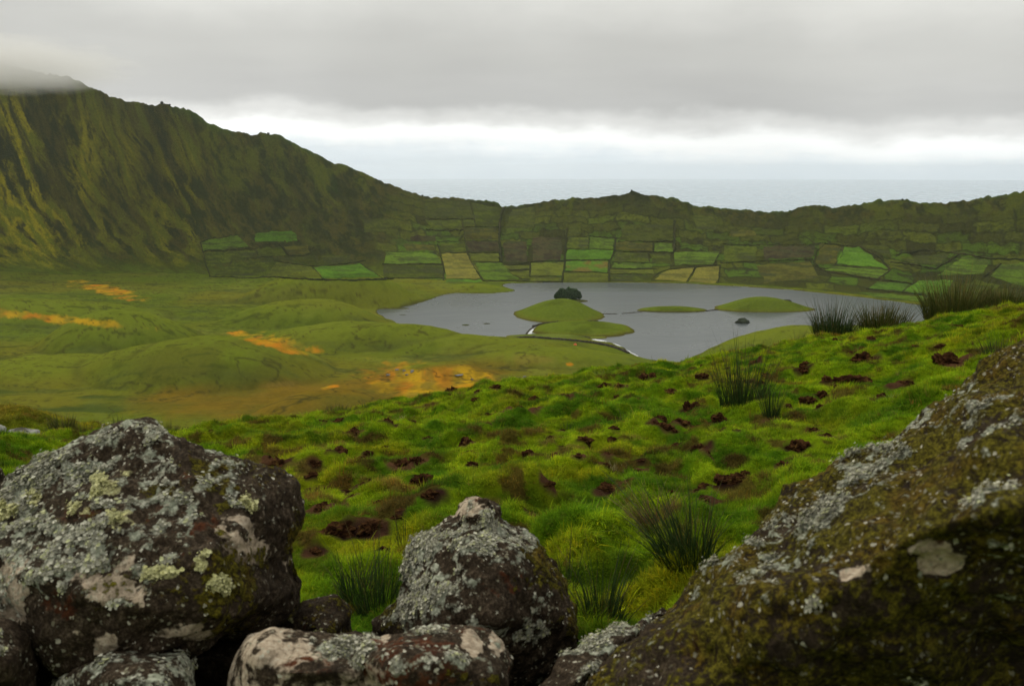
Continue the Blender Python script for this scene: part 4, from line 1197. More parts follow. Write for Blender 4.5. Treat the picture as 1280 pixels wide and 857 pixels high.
# ------------------------------------------------------------------ boulders of the broken wall in front
def mat_boulder():
    m, t = new_mat('lichen_boulder')
    tcn = t.n('ShaderNodeTexCoord')
    pos = tcn.outputs['Object']
    mk = t.n('ShaderNodeAttribute', attribute_name='mask')
    mk2 = t.n('ShaderNodeAttribute', attribute_name='mask2')
    s1 = t.n('ShaderNodeSeparateColor', ins={0: mk.outputs['Color']})
    s2 = t.n('ShaderNodeSeparateColor', ins={0: mk2.outputs['Color']})
    lich, moss, bare = s1.outputs[0], s1.outputs[1], s1.outputs[2]
    yel, red, dark = s2.outputs[0], s2.outputs[1], s2.outputs[2]

    def noise(scale, detail=5.0, rough=0.6, off=0.0):
        v = t.n('ShaderNodeMapping', ins={'Vector': pos, 'Location': (off, off * 0.7, off * 1.3)}).outputs[0]
        return t.n('ShaderNodeTexNoise', ins={'Vector': v, 'Scale': scale, 'Detail': detail, 'Roughness': rough}).outputs[0]

    def thr(mask, nz, soft=0.06, gain=1.0):
        """sharp edged patch where noise beats 1 - mask"""
        a = t.math('SUBTRACT', t.math('ADD', t.math('MULTIPLY', mask, gain), nz), 1.0)
        return t.math('MULTIPLY_ADD', a, 1.0 / soft, 0.5, clamp=True)
    nA, nB, nC, nD = noise(9, off=1), noise(28, off=4), noise(75, off=8), noise(190, 3.0, off=2)
    nE = t.math('MULTIPLY_ADD', nC, 0.6, t.math('MULTIPLY', nB, 0.4))
    rock = t.ramp(nE, [(0.34, (0.012, 0.009, 0.006)), (0.48, (0.036, 0.026, 0.016)), (0.58, (0.082, 0.062, 0.040)), (0.70, (0.18, 0.145, 0.105))])
    rock = t.mix(t.ramp(nD, [(0.42, 0.0), (0.60, 0.75)]), rock, (0.012, 0.008, 0.005))
    barec = t.ramp(nC, [(0.28, (0.13, 0.10, 0.068)), (0.5, (0.34, 0.275, 0.195)), (0.75, (0.48, 0.42, 0.32))])
    c = t.mix(thr(bare, t.math('MULTIPLY_ADD', nB, 0.7, t.math('MULTIPLY', nC, 0.3)), 0.14), rock, barec)
    redc = t.ramp(nC, [(0.3, (0.020, 0.008, 0.005)), (0.7, (0.095, 0.034, 0.014))])
    c = t.mix(thr(red, nB, 0.12), c, redc)
    mossc = t.ramp(t.math('MULTIPLY_ADD', nD, 0.5, t.math('MULTIPLY', nC, 0.5)), [(0.36, (0.014, 0.010, 0.003)), (0.5, (0.058, 0.050, 0.007)), (0.64, (0.155, 0.135, 0.014))])
    mossc = t.mix(t.ramp(nA, [(0.48, 0.0), (0.62, 0.5)]), mossc, t.ramp(nC, [(0.35, (0.020, 0.009, 0.003)), (0.65, (0.130, 0.066, 0.012))]))
    mossm = thr(moss, t.math('MULTIPLY_ADD', nB, 0.4, t.math('MULTIPLY', nC, 0.6)), 0.10)
    c = t.mix(mossm, c, mossc)
    lv = t.n('ShaderNodeTexVoronoi', ins={'Vector': pos, 'Scale': 85.0, 'Randomness': 1.0})
    lichc = t.ramp(lv.outputs['Distance'], [(0.0, (0.52, 0.51, 0.42)), (0.35, (0.36, 0.36, 0.28)), (0.62, (0.10, 0.095, 0.07))])
    lichc = t.mix(t.ramp(nB, [(0.45, 0.0), (0.6, 0.6)]), lichc, (0.30, 0.33, 0.24))
    lichm = thr(lich, t.math('MULTIPLY_ADD', nB, 0.45, t.math('MULTIPLY_ADD', nC, 0.40, t.math('MULTIPLY', nD, 0.15))), 0.07)
    c = t.mix(lichm, c, lichc)
    dn = t.n('ShaderNodeTexNoise', ins={'Vector': pos, 'Scale': 110.0, 'Detail': 3.0})
    dpos = t.n('ShaderNodeVectorMath', operation='MULTIPLY_ADD', ins={0: dn.outputs['Color'], 1: (0.014, 0.014, 0.014), 2: pos})
    sv = t.n('ShaderNodeTexVoronoi', ins={'Vector': dpos.outputs[0], 'Scale': 85.0, 'Randomness': 1.0})
    sr = t.n('ShaderNodeSeparateColor', ins={0: sv.outputs['Color']})
    sp_on = t.ramp(t.math('MULTIPLY_ADD', nA, 0.75, t.math('MULTIPLY_ADD', lich, 0.16, t.math('MULTIPLY', sr.outputs[0], 0.5))), [(0.775, 0.0), (0.83, 1.0)])
    sp_d = t.math('LESS_THAN', t.math('MULTIPLY_ADD', nD, 0.5, sv.outputs['Distance']), t.math('MULTIPLY_ADD', sr.outputs[1], 0.40, 0.34))
    c = t.mix(t.math('MULTIPLY', t.math('MULTIPLY', sp_on, sp_d), t.math('SUBTRACT', 1.0, dark, clamp=True)), c, t.ramp(sr.outputs[2], [(0.0, (0.12, 0.11, 0.07)), (0.6, (0.26, 0.25, 0.18)), (1.0, (0.46, 0.44, 0.35))]))
    yc = t.ramp(nD, [(0.3, (0.24, 0.22, 0.09)), (0.65, (0.55, 0.53, 0.27))])
    ym = thr(yel, t.math('MULTIPLY_ADD', nB, 0.6, t.math('MULTIPLY', nC, 0.4)), 0.12)
    c = t.mix(ym, c, yc)
    c = t.mix(t.math('MULTIPLY', dark, 0.75, clamp=True), c, (0.010, 0.008, 0.006))  # mask blackens stone; on gap fillers and the giant's overhang it is painted shade
    hgt = t.math('MULTIPLY_ADD', nC, 0.6, t.math('MULTIPLY_ADD', nD, 0.5, t.math('MULTIPLY', nB, 0.8)))
    hgt = t.math('ADD', hgt, t.math('MULTIPLY', t.math('MAXIMUM', lichm, ym), 0.45))
    hgt = t.math('ADD', hgt, t.math('MULTIPLY', mossm, t.math('MULTIPLY_ADD', nD, 1.2, 0.3)))
    bp = t.n('ShaderNodeBump', ins={'Strength': 0.9, 'Distance': 0.006, 'Height': hgt})
    b = t.n('ShaderNodeBsdfPrincipled', ins={'Base Color': c, 'Roughness': 0.95, 'Normal': bp.outputs[0], 'Specular IOR Level': 0.06})
    return finish(m, t, b.outputs[0])


M_boulder = mat_boulder()
fl_m, fl_t = new_mat('lichen_flakes')
fl_a = fl_t.n('ShaderNodeAttribute', attribute_name='col')
fl_n = fl_t.n('ShaderNodeTexNoise', ins={'Scale': 120.0}).outputs[0]
fl_f = fl_t.math('MULTIPLY_ADD', fl_n, 0.6, 0.7)
fl_c = fl_t.mix(1.0, fl_a.outputs['Color'], fl_t.n('ShaderNodeCombineXYZ', ins={0: fl_f, 1: fl_f, 2: fl_f}).outputs[0], 'MULTIPLY')
finish(fl_m, fl_t, fl_t.n('ShaderNodeBsdfPrincipled', ins={'Base Color': fl_c, 'Roughness': 0.95, 'Specular IOR Level': 0.1}).outputs[0])


def hull_mesh(groups, voxel):
    """union of convex hulls, remeshed to an even skin"""
    bm = bmesh.new()
    for pts in groups:
        b2 = bmesh.new()
        for p in pts:
            b2.verts.new(p)
        r = bmesh.ops.convex_hull(b2, input=b2.verts)
        bmesh.ops.delete(b2, geom=[g for g in r['geom_interior'] if isinstance(g, bmesh.types.BMVert)], context='VERTS')
        tmp = bpy.data.meshes.new('tmp')
        b2.to_mesh(tmp)
        b2.free()
        bm.from_mesh(tmp)
        bpy.data.meshes.remove(tmp)
    me = bpy.data.meshes.new('tmp')
    bm.to_mesh(me)
    bm.free()
    o = bpy.data.objects.new('tmp', me)
    COL.objects.link(o)
    md = o.modifiers.new('r', 'REMESH')
    md.mode = 'VOXEL'
    md.voxel_size = voxel
    sm = o.modifiers.new('s', 'SMOOTH')
    sm.factor = 0.5
    sm.iterations = 6
    dg = bpy.context.evaluated_depsgraph_get()
    out = bpy.data.meshes.new_from_object(o.evaluated_get(dg))
    bpy.data.objects.remove(o)
    bpy.data.meshes.remove(me)
    return out


def vnormals(me):
    n = np.zeros(len(me.vertices) * 3, dtype=np.float32)
    me.vertices.foreach_get('normal', n)
    return n.reshape(-1, 3).astype(float)


def vcoords(me):
    n = np.zeros(len(me.vertices) * 3, dtype=np.float32)
    me.vertices.foreach_get('co', n)
    return n.reshape(-1, 3).astype(float)


def px_blobs(p, lst, seed, jit=1.5, sc=13.0):
    """patches placed where the survey shows them: (px, py, rx, ry, strength)"""
    qx, qy = project(p[:, 0], p[:, 1], p[:, 2])
    jx = fbm3(p, sc, 4, seed, 0.65) * jit
    v = np.zeros(len(p))
    for (bx, by, rx, ry, st) in lst:
        q = np.sqrt(((qx - bx) / rx) ** 2 + ((qy - by) / ry) ** 2) + jx
        v = np.maximum(v, st * sstep(1.15, 0.6, q))
    return v


def boulder(groups, voxel, seed, label, amp=(0.045, 0.024, 0.010), base=(0.35, 0.2, 0.15, 0.0, 0.2, 0.0), top=0.2, paint=None, group=None, flakes=3000, fsize=0.006, facet=0.0, name='boulder'):
    pts = [[Vector(p) for p in g] for g in groups]
    me = hull_mesh(pts, voxel)
    p, n = vcoords(me), vnormals(me)
    # broken rock: ridged, bedded relief plus pits
    rid = 1 - np.abs(fbm3(p, 3.2, 3, seed + 1)) * 2.4
    d = amp[0] * fbm3(p, 2.6, 3, seed) + amp[1] * (rid - 0.4) + amp[1] * fbm3(p, 9, 3, seed + 2) + amp[2] * fbm3(p, 32, 3, seed + 3, 0.6)
    if facet:
        cell = np.round(fbm3(p, 3.5, 2, seed + 7) * 5) / 5
        d = d + facet * cell
    d = d - d.mean() - 0.006
    p = p + n * d[:, None]
    up = n[:, 2]
    L = base[0] + top * sstep(-0.1, 0.7, up) + 0.30 * fbm3(p, 5, 3, seed + 11) - 0.12
    Mo = base[1] + 0.22 * fbm3(p, 4, 3, seed + 12) + 0.10 * up
    Ba = base[2] + 0.30 * fbm3(p, 4.5, 2, seed + 13) - 0.1
    Ye = base[3] + 0.25 * fbm3(p, 6, 3, seed + 14)
    Re = base[4] + 0.30 * fbm3(p, 5, 3, seed + 15)
    Da = np.full(len(p), base[5])
    ch = {'lich': L, 'moss': Mo, 'bare': Ba, 'yel': Ye, 'red': Re, 'dark': Da}
    for nm, op, lst in (paint or []):
        v = px_blobs(p, lst, seed + 20 + len(nm))
        if op == '+':
            ch[nm] = ch[nm] + v
        else:
            ch[nm] = ch[nm] * (1 - np.clip(v, 0, 1))
    big_ = fbm3(p, 7, 3, seed + 61, 0.6)
    fine = 0.30 * fbm3(p, 15, 3, seed + 51, 0.65) + 0.22 * fbm3(p, 48, 2, seed + 52)
    for k, mx in (('lich', 0.55), ('moss', 0.62), ('bare', 0.72), ('yel', 0.60), ('red', 0.52)):
        ch[k] = np.minimum(ch[k], mx) - 0.04 * (k != 'bare') + 0.12 * big_ * (k == 'lich') + fine * (1.0 if k in ('lich', 'bare', 'yel') else 0.5)
    L, Mo, Ba, Ye, Re, Da = (np.clip(ch[k], 0, 1.2) for k in ('lich', 'moss', 'bare', 'yel', 'red', 'dark'))
    # moss and crust stand off the stone
    crust = sstep(0.45, 0.65, L) * 0.003 + sstep(0.45, 0.8, Mo) * 0.007 * (1 + fbm3(p, 40, 2, seed + 31)) + sstep(0.6, 0.9, Ye) * 0.010 * (1 + fbm3(p, 60, 2, seed + 32))
    p = p + n * crust[:, None]
    ctr = p.mean(0)
    ctr[2] = p[:, 2].min()
    me.vertices.foreach_set('co', (p - ctr).astype(np.float32).ravel())
    me.polygons.foreach_set('use_smooth', np.ones(len(me.polygons), dtype=bool))
    me.name = name
    add_col(me, np.stack([L, Mo, Ba], 1), 'mask')
    add_col(me, np.stack([Ye, Re, Da], 1), 'mask2')
    me.materials.clear()
    me.materials.append(M_boulder)
    me.update()
    o = bpy.data.objects.new(name, me)
    o.location = ctr
    COL.objects.link(o)
    tag(o, label, 'boulder', group)
    if flakes:
        g = np.random.default_rng(seed)
        qx, qy = project(p[:, 0], p[:, 1], p[:, 2])
        facing = (n * (np.array((0, 0, H)) - p)).sum(1) > -0.05
        wgt = np.clip(sstep(0.54, 0.72, L + 0.14 * fbm3(p, 34, 3, seed + 41)) + 1.2 * sstep(0.52, 0.70, Ye), 0, 2) * facing * (qx > -160) * (qx < 1440) * (qy < 1000) * (1 - np.clip(Da, 0, 1))
        if wgt.sum() > 0:
            idx = g.choice(len(p), size=flakes, p=wgt / wgt.sum())
            c0, nn = p[idx] + g.normal(size=(flakes, 3)) * voxel * 0.5, n[idx]
            tv = np.cross(nn, g.normal(size=(flakes, 3)))
            tv /= np.linalg.norm(tv, axis=1)[:, None] + 1e-9
            bv = np.cross(nn, tv)
            sz = fsize * 0.52 * (0.35 + 1.3 * g.random(flakes) ** 2)
            isY = Ye[idx] > 0.54
            rings = []
            for kk in range(6):
                a6 = kk * math.pi / 3
                rk = sz * (0.7 + 0.6 * g.random(flakes))
                lift = sz * (0.15 + 0.75 * g.random(flakes)) * np.where(isY, 1.6, 1.0)
                rings.append(c0 + tv * (math.cos(a6) * rk)[:, None] + bv * (math.sin(a6) * rk)[:, None] + nn * lift[:, None])
            cen = c0 + nn * (sz * 0.12)[:, None]
            V = np.stack([cen] + rings, 1).reshape(-1, 3) - ctr
            b0 = np.arange(flakes) * 7
            F = np.concatenate([np.stack([b0, b0 + 1 + kk, b0 + 1 + (kk + 1) % 6], 1) for kk in range(6)])
            shade = 0.65 + 0.6 * g.random(flakes)
            cc = lerp3((0.15, 0.145, 0.10), (0.50, 0.49, 0.39), g.random(flakes) ** 1.2)
            cc = np.where((g.random(flakes) < 0.18)[:, None], arr((0.36, 0.37, 0.20)), cc) * shade[:, None]
            cc = np.where(isY[:, None], lerp3((0.42, 0.41, 0.19), (0.56, 0.55, 0.30), g.random(flakes)) * shade[:, None], cc)
            fo = mesh_np('lichen', V, F, fl_m, smooth=False, parent=o, cols=np.repeat(cc, 7, 0))
            tag(fo, kind='stuff')
    return o


D = depth_pt
GB = 'lichen covered boulders of the broken wall'
# the big boulder at the left
left_g = [[D(-60, 650, 2.25), D(-30, 625, 2.35), D(20, 596, 2.4), D(60, 576, 2.45), D(110, 552, 2.5), D(150, 538, 2.5), D(190, 528, 2.5), D(225, 542, 2.48), D(250, 560, 2.45), D(290, 580, 2.45), D(335, 594, 2.5), D(364, 606, 2.5),
           D(370, 650, 2.5), D(390, 718, 2.5), D(384, 760, 2.5), D(350, 790, 2.45), D(300, 806, 2.25), D(235, 822, 2.02), D(165, 842, 1.95), D(120, 850, 1.94), D(55, 824, 1.98), D(0, 792, 2.02), D(-60, 785, 2.1),
           D(232, 600, 2.30), D(262, 690, 2.02), D(272, 770, 1.96), D(150, 760, 1.90), D(30, 720, 1.98), D(120, 640, 2.12),
           D(170, 560, 2.9), D(20, 630, 2.9), D(300, 630, 2.9), D(330, 760, 2.9), D(60, 800, 2.9), D(-40, 760, 2.8)]]
boulder(left_g, 0.0095, 1101, 'large boulder crusted with grey green lichen, rising to a blunt point', amp=(0.026, 0.026, 0.011), base=(0.30, 0.32, 0.24, 0.08, 0.14, 0.0), top=0.30, group=GB, flakes=12000, fsize=0.0078, facet=0.035,
        paint=[('lich', '+', [(190, 548, 40, 16, 0.4), (120, 610, 110, 60, 0.32), (175, 590, 70, 60, 0.25), (60, 740, 60, 50, 0.25), (210, 680, 40, 40, 0.35), (20, 640, 60, 50, 0.2)]),
               ('lich', '-', [(335, 700, 60, 110, 0.75), (160, 790, 90, 28, 0.55), (95, 640, 34, 16, 0.7), (270, 660, 34, 40, 0.5), (300, 750, 90, 50, 0.7), (80, 765, 34, 30, 0.7), (140, 735, 38, 24, 0.8), (235, 575, 22, 40, 0.6)]),
               ('yel', '+', [(150, 655, 20, 13, 0.8), (135, 612, 24, 14, 0.6), (162, 590, 12, 9, 0.7), (45, 622, 16, 12, 0.6), (12, 640, 18, 10, 0.6), (255, 700, 8, 16, 0.7), (270, 730, 18, 12, 0.75), (200, 717, 18, 8, 0.65), (312, 628, 13, 11, 0.8), (92, 632, 16, 9, 0.5), (15, 780, 0.1, 0.1, 0)]),
               ('bare', '+', [(142, 735, 38, 24, 0.8), (135, 803, 36, 22, 0.8), (15, 750, 34, 44, 0.8), (100, 715, 26, 20, 0.6), (155, 705, 24, 18, 0.6), (295, 680, 30, 34, 0.5), (225, 790, 40, 14, 0.45)]),
               ('red', '+', [(95, 640, 36, 16, 0.5), (100, 665, 30, 12, 0.45), (80, 755, 36, 26, 0.6), (225, 650, 40, 28, 0.45), (245, 600, 30, 40, 0.4)]),
               ('moss', '+', [(265, 605, 36, 32, 0.5), (285, 730, 40, 60, 0.4), (372, 690, 14, 50, 0.5), (215, 620, 26, 22, 0.35)]),
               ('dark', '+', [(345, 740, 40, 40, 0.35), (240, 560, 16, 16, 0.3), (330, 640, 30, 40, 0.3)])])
# stones under it
boulder([[D(-80, 765, 2.0), D(10, 782, 1.95), D(36, 800, 1.95), D(44, 840, 1.95), D(40, 920, 1.95), D(-80, 920, 1.9), D(-30, 800, 1.8), D(10, 830, 1.8), D(-60, 780, 2.5), D(40, 900, 2.5), D(20, 810, 2.4)]], 0.010, 1201,
        'brown and pale stone wedged under the large boulder at the frame edge', base=(0.30, 0.15, 0.30, 0.0, 0.3, 0.0), group=GB, flakes=900, fsize=0.007)
boulder([[D(105, 838, 1.9), D(150, 828, 1.88), D(190, 822, 1.88), D(226, 820, 1.9), D(232, 850, 1.9), D(228, 940, 1.9), D(60, 940, 1.9), D(75, 850, 1.9), D(150, 850, 1.75), D(200, 860, 1.75), D(80, 860, 2.4), D(225, 830, 2.4), D(220, 930, 2.4)]], 0.010, 1211,
        'stone with dense frilly lichen tucked below the large boulder', base=(0.62, 0.2, 0.15, 0.15, 0.1, 0.0), group=GB, flakes=2500, fsize=0.008)
boulder([[D(-60, 585, 3.0), D(-5, 576, 3.0), D(8, 584, 3.0), D(10, 620, 3.0), D(-60, 660, 3.0), D(-20, 600, 2.85), D(0, 600, 3.3), D(-50, 640, 3.4)]], 0.014, 1221,
        'small pale stone peeking out behind the large boulder', base=(0.45, 0.1, 0.45, 0.0, 0.1, 0.0), group=GB, flakes=300)
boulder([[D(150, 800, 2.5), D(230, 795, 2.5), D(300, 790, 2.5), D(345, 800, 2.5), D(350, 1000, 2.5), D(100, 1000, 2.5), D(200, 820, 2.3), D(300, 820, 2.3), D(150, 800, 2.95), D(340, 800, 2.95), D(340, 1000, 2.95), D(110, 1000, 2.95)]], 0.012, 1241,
        'added backing stone, coloured dark as the shade in the gap below the large boulder', base=(0.12, 0.25, 0.0, 0.0, 0.3, 0.6), top=0.0, group=GB, flakes=0)  # added filler; its near-black colour paints the shadow of the gap
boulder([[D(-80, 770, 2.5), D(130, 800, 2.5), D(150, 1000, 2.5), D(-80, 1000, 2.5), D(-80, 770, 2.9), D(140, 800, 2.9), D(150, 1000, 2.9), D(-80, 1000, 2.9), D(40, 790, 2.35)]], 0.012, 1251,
        'added backing stone, coloured dark as the shade behind the wedged stones', base=(0.12, 0.25, 0.0, 0.0, 0.3, 0.6), top=0.0, group=GB, flakes=0)  # second added filler, with the shade under the boulder put into its colour
# dark mossy stone in the gap
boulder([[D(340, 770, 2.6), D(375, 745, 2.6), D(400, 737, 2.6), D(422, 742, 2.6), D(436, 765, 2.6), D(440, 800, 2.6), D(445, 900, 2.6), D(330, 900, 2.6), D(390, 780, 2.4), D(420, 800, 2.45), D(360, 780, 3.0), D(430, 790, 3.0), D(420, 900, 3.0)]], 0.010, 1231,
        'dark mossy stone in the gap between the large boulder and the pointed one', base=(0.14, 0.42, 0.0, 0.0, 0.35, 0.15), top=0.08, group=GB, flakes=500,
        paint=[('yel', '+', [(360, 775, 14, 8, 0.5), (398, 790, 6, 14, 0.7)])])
# pointed boulder with a knob on top
mid_g = [[D(500, 745, 2.42), D(520, 705, 2.45), D(535, 678, 2.47), D(552, 655, 2.5), D(585, 640, 2.5), D(622, 648, 2.5), D(655, 656, 2.5), D(672, 668, 2.5), D(690, 692, 2.5), D(705, 715, 2.5), D(714, 745, 2.48), D(716, 775, 2.45),
          D(735, 800, 2.5), D(700, 920, 2.5), D(470, 920, 2.4), D(470, 785, 2.35), D(590, 700, 2.22), D(640, 690, 2.28), D(620, 770, 2.12), D(550, 780, 2.15), D(560, 710, 2.3), D(680, 770, 2.25),
          D(530, 720, 2.9), D(660, 670, 2.85), D(705, 760, 2.9), D(500, 800, 2.9), D(600, 650, 2.85)],
         [D(562, 652, 2.48), D(572, 632, 2.5), D(580, 618, 2.5), D(596, 614, 2.5), D(612, 616, 2.5), D(628, 626, 2.52), D(635, 638, 2.52), D(634, 647, 2.5), D(600, 665, 2.38), D(590, 640, 2.40), D(615, 640, 2.41), D(590, 630, 2.7), D(625, 640, 2.7), D(600, 670, 2.7), D(570, 680, 2.5)]]
boulder(mid_g, 0.0080, 1301, 'pointed boulder with a pale knob on top and rusty moss down one side', amp=(0.034, 0.032, 0.012), base=(0.40, 0.12, 0.05, 0.0, 0.15, 0.0), top=0.16, group=GB, flakes=8000, fsize=0.0066, facet=0.035,
        paint=[('lich', '+', [(620, 675, 60, 28, 0.35), (560, 750, 50, 40, 0.3), (545, 690, 30, 30, 0.2), (660, 785, 30, 18, 0.35), (590, 780, 40, 20, 0.3)]),
               ('lich', '-', [(640, 740, 40, 26, 0.7), (690, 720, 30, 50, 0.6), (575, 695, 40, 14, 0.5)]),
               ('bare', '+', [(585, 630, 26, 22, 0.75), (610, 625, 24, 12, 0.4), (690, 690, 8, 20, 0.5), (545, 690, 14, 12, 0.35), (712, 735, 6, 16, 0.4)]),
               ('moss', '+', [(690, 715, 34, 44, 0.6), (665, 690, 20, 14, 0.4), (500, 770, 30, 50, 0.35), (720, 780, 20, 30, 0.5)]),
               ('red', '+', [(600, 620, 8, 16, 0.5), (640, 730, 40, 20, 0.35)]),
               ('dark', '+', [(500, 775, 34, 60, 0.4), (715, 800, 16, 40, 0.4), (640, 745, 34, 18, 0.25)])])
# long flat stone in front
boulder([[D(296, 857, 1.85), D(299, 820, 1.85), D(310, 802, 1.87), D(335, 795, 1.9), D(370, 796, 1.9), D(410, 800, 1.9), D(455, 800, 1.92), D(470, 802, 1.92), D(480, 830, 1.85), D(470, 980, 1.8), D(296, 980, 1.8), D(360, 840, 1.72), D(440, 840, 1.72), D(330, 820, 2.2), D(460, 810, 2.3), D(450, 980, 2.3), D(310, 960, 2.3)]], 0.0085, 1401,
        'pale pinkish stone with a rounded end in the middle of the wall', base=(0.18, 0.10, 0.55, 0.0, 0.2, 0.0), top=0.12, group=GB, flakes=1800, fsize=0.006,
        paint=[('bare', '+', [(330, 820, 40, 22, 0.3)]), ('red', '+', [(380, 830, 40, 16, 0.4)]), ('dark', '+', [(335, 835, 18, 14, 0.55), (420, 850, 30, 16, 0.4)]), ('lich', '+', [(430, 810, 34, 14, 0.6)]), ('yel', '+', [(398, 797, 7, 9, 0.6)])])
boulder([[D(440, 820, 1.78), D(462, 798, 1.86), D(490, 793, 1.9), D(520, 790, 1.9), D(552, 778, 1.92), D(580, 774, 1.92), D(610, 782, 1.92), D(635, 800, 1.9), D(645, 830, 1.88), D(650, 980, 1.85), D(430, 980, 1.75), D(500, 840, 1.68), D(560, 825, 1.66), D(600, 850, 1.68), D(500, 800, 2.3), D(620, 800, 2.3), D(600, 980, 2.3), D(450, 960, 2.2)]], 0.0085, 1411,
        'reddish brown stone with pale streaks in front of the pointed boulder', base=(0.28, 0.12, 0.22, 0.0, 0.42, 0.0), top=0.2, group=GB, flakes=2600, fsize=0.006,
        paint=[('bare', '+', [(475, 797, 16, 7, 0.8), (590, 810, 12, 26, 0.55), (470, 845, 26, 14, 0.5), (620, 800, 10, 18, 0.4)]), ('lich', '+', [(525, 785, 34, 12, 0.5), (455, 815, 20, 12, 0.5)]), ('moss', '+', [(570, 845, 30, 14, 0.5), (615, 850, 20, 10, 0.6)]), ('lich', '-', [(590, 780, 24, 10, 0.7)])])
# leaning slab between the pointed boulder and the mossy giant
boulder([[D(650, 870, 1.9), D(690, 825, 1.95), D(730, 795, 2.05), D(770, 775, 2.15), D(812, 756, 2.25), D(840, 752, 2.3), D(830, 800, 2.2), D(760, 930, 1.9), D(660, 980, 1.8), D(720, 850, 1.78), D(780, 800, 1.98), D(840, 800, 2.7), D(760, 820, 2.6), D(700, 900, 2.5)]], 0.0085, 1501,
        'leaning brown slab speckled with white lichen beside the mossy giant', base=(0.36, 0.12, 0.10, 0.0, 0.42, 0.0), top=0.22, group=GB, flakes=2400, fsize=0.0055,
        paint=[('lich', '+', [(770, 775, 60, 10, 0.3), (735, 830, 20, 24, 0.4)])])
# the mossy giant on the right
right_g = [[D(1800, 300, 2.6), D(1800, 620, 1.5), D(1800, 900, 1.7), D(1800, 500, 3.2), D(1420, 370, 2.7), D(1330, 408, 2.7), D(1280, 436, 2.65), D(1240, 464, 2.6), D(1195, 490, 2.55), D(1150, 510, 2.5), D(1115, 524, 2.45), D(1075, 558, 2.4), D(1030, 586, 2.35), D(985, 612, 2.3), D(940, 655, 2.2), D(900, 700, 2.1), D(850, 735, 2.0), D(800, 772, 1.9), D(765, 812, 1.8), D(742, 860, 1.72), D(735, 980, 1.6),
            D(900, 760, 1.62), D(980, 720, 1.52), D(1060, 690, 1.42), D(1130, 660, 1.36), D(1240, 640, 1.30), D(1420, 600, 1.30), D(880, 860, 1.52), D(1000, 800, 1.45), D(1120, 760, 1.42), D(1300, 740, 1.40), D(1450, 740, 1.45), D(1000, 1000, 1.62), D(1300, 1000, 1.62), D(1450, 1000, 1.62),
            D(1450, 420, 3.2), D(1200, 560, 3.1), D(950, 750, 2.9), D(1450, 900, 3.1), D(800, 900, 2.4)]]
boulder(right_g, 0.0105, 1601, 'giant slanting boulder thick with olive moss and white lichen specks', amp=(0.050, 0.034, 0.015), base=(0.36, 0.52, 0.04, 0.0, 0.30, 0.0), top=0.06, group=GB, flakes=9000, fsize=0.0060, facet=0.012,
        paint=[('lich', '+', [(1080, 575, 70, 40, 0.24), (1190, 520, 70, 40, 0.2), (1020, 640, 70, 40, 0.16), (1240, 600, 60, 40, 0.2), (930, 720, 60, 40, 0.12), (1150, 620, 60, 20, 0.15), (1010, 760, 30, 20, 0.15), (1205, 780, 30, 30, 0.3), (1150, 850, 30, 14, 0.5)]),
               ('lich', '-', [(1090, 680, 50, 30, 0.6), (1180, 800, 160, 60, 0.45)]),
               ('bare', '+', [(1178, 700, 38, 26, 1.0), (1072, 718, 26, 14, 0.75), (1060, 758, 10, 14, 0.6), (860, 790, 26, 10, 0.35)]),
               ('moss', '-', [(1178, 700, 36, 24, 0.95), (1072, 718, 24, 12, 0.9)]),
               ('moss', '+', [(1130, 655, 70, 20, 0.30), (1095, 690, 30, 34, 0.3)]),
               ('red', '+', [(1160, 560, 60, 30, 0.3), (1230, 470, 60, 30, 0.3), (900, 800, 60, 30, 0.2)]),
               ('dark', '+', [(1200, 830, 190, 70, 0.45), (1010, 850, 120, 40, 0.3), (1140, 745, 60, 20, 0.3)])])  # dark blobs below the bulge: shade of the underside painted into the colour
# small stones and a dark sod behind the left boulder
for i, (x, y, w_, h_, lab) in enumerate([(28, 537, 46, 14, 'heap of grey lichen stones under the yellow bank'), (54, 541, 26, 11, 'small grey stone in the grass beside the yellow bank'), (-8, 536, 30, 16, 'grey stone at the foot of the yellow bank, cut by the frame')]):
    p, r6 = on_hill(x, y + 8)
    s = w_ / FPX * r6 * 0.5
    lump('stone', (p[0], p[1], p[2] - 0.03), (s, s * 0.7, s * h_ / w_ * 1.6), M_rockfar, 700 + i, 4, lab.replace('heap of grey lichen stones', 'grey lichen stone'), 'stone', 'grey stones by the yellow bank', colr=(0.30, 0.30, 0.27), rough=0.5, c2=arr((0.07, 0.065, 0.05)))
p, r6 = on_hill(45, 563)
lump('soil_clod', (p[0], p[1], p[2]), (0.16, 0.06, 0.05), M_clod, 720, 4, 'thin dark slab of peat in the grass behind the large boulder', 'soil clod', 'clods of peat scattered over the grassy slope', colr=(0.07, 0.045, 0.025))

# ------------------------------------------------------------------ rushes
def rush_mat():
    m, t = new_mat('rush_stems')
    at = t.n('ShaderNodeAttribute', attribute_name='col')
    geo = t.n('ShaderNodeNewGeometry')
    nz = t.n('ShaderNodeTexNoise', ins={'Vector': geo.outputs['Position'], 'Scale': 12.0}).outputs[0]
    f = t.math('MULTIPLY_ADD', nz, 0.8, 0.6)
    c = t.mix(1.0, at.outputs['Color'], t.n('ShaderNodeCombineXYZ', ins={0: f, 1: f, 2: f}).outputs[0], 'MULTIPLY')
    b = t.n('ShaderNodeBsdfPrincipled', ins={'Base Color': c, 'Roughness': 0.6, 'Specular IOR Level': 0.2})
    return finish(m, t, b.outputs[0])


M_rush = rush_mat()


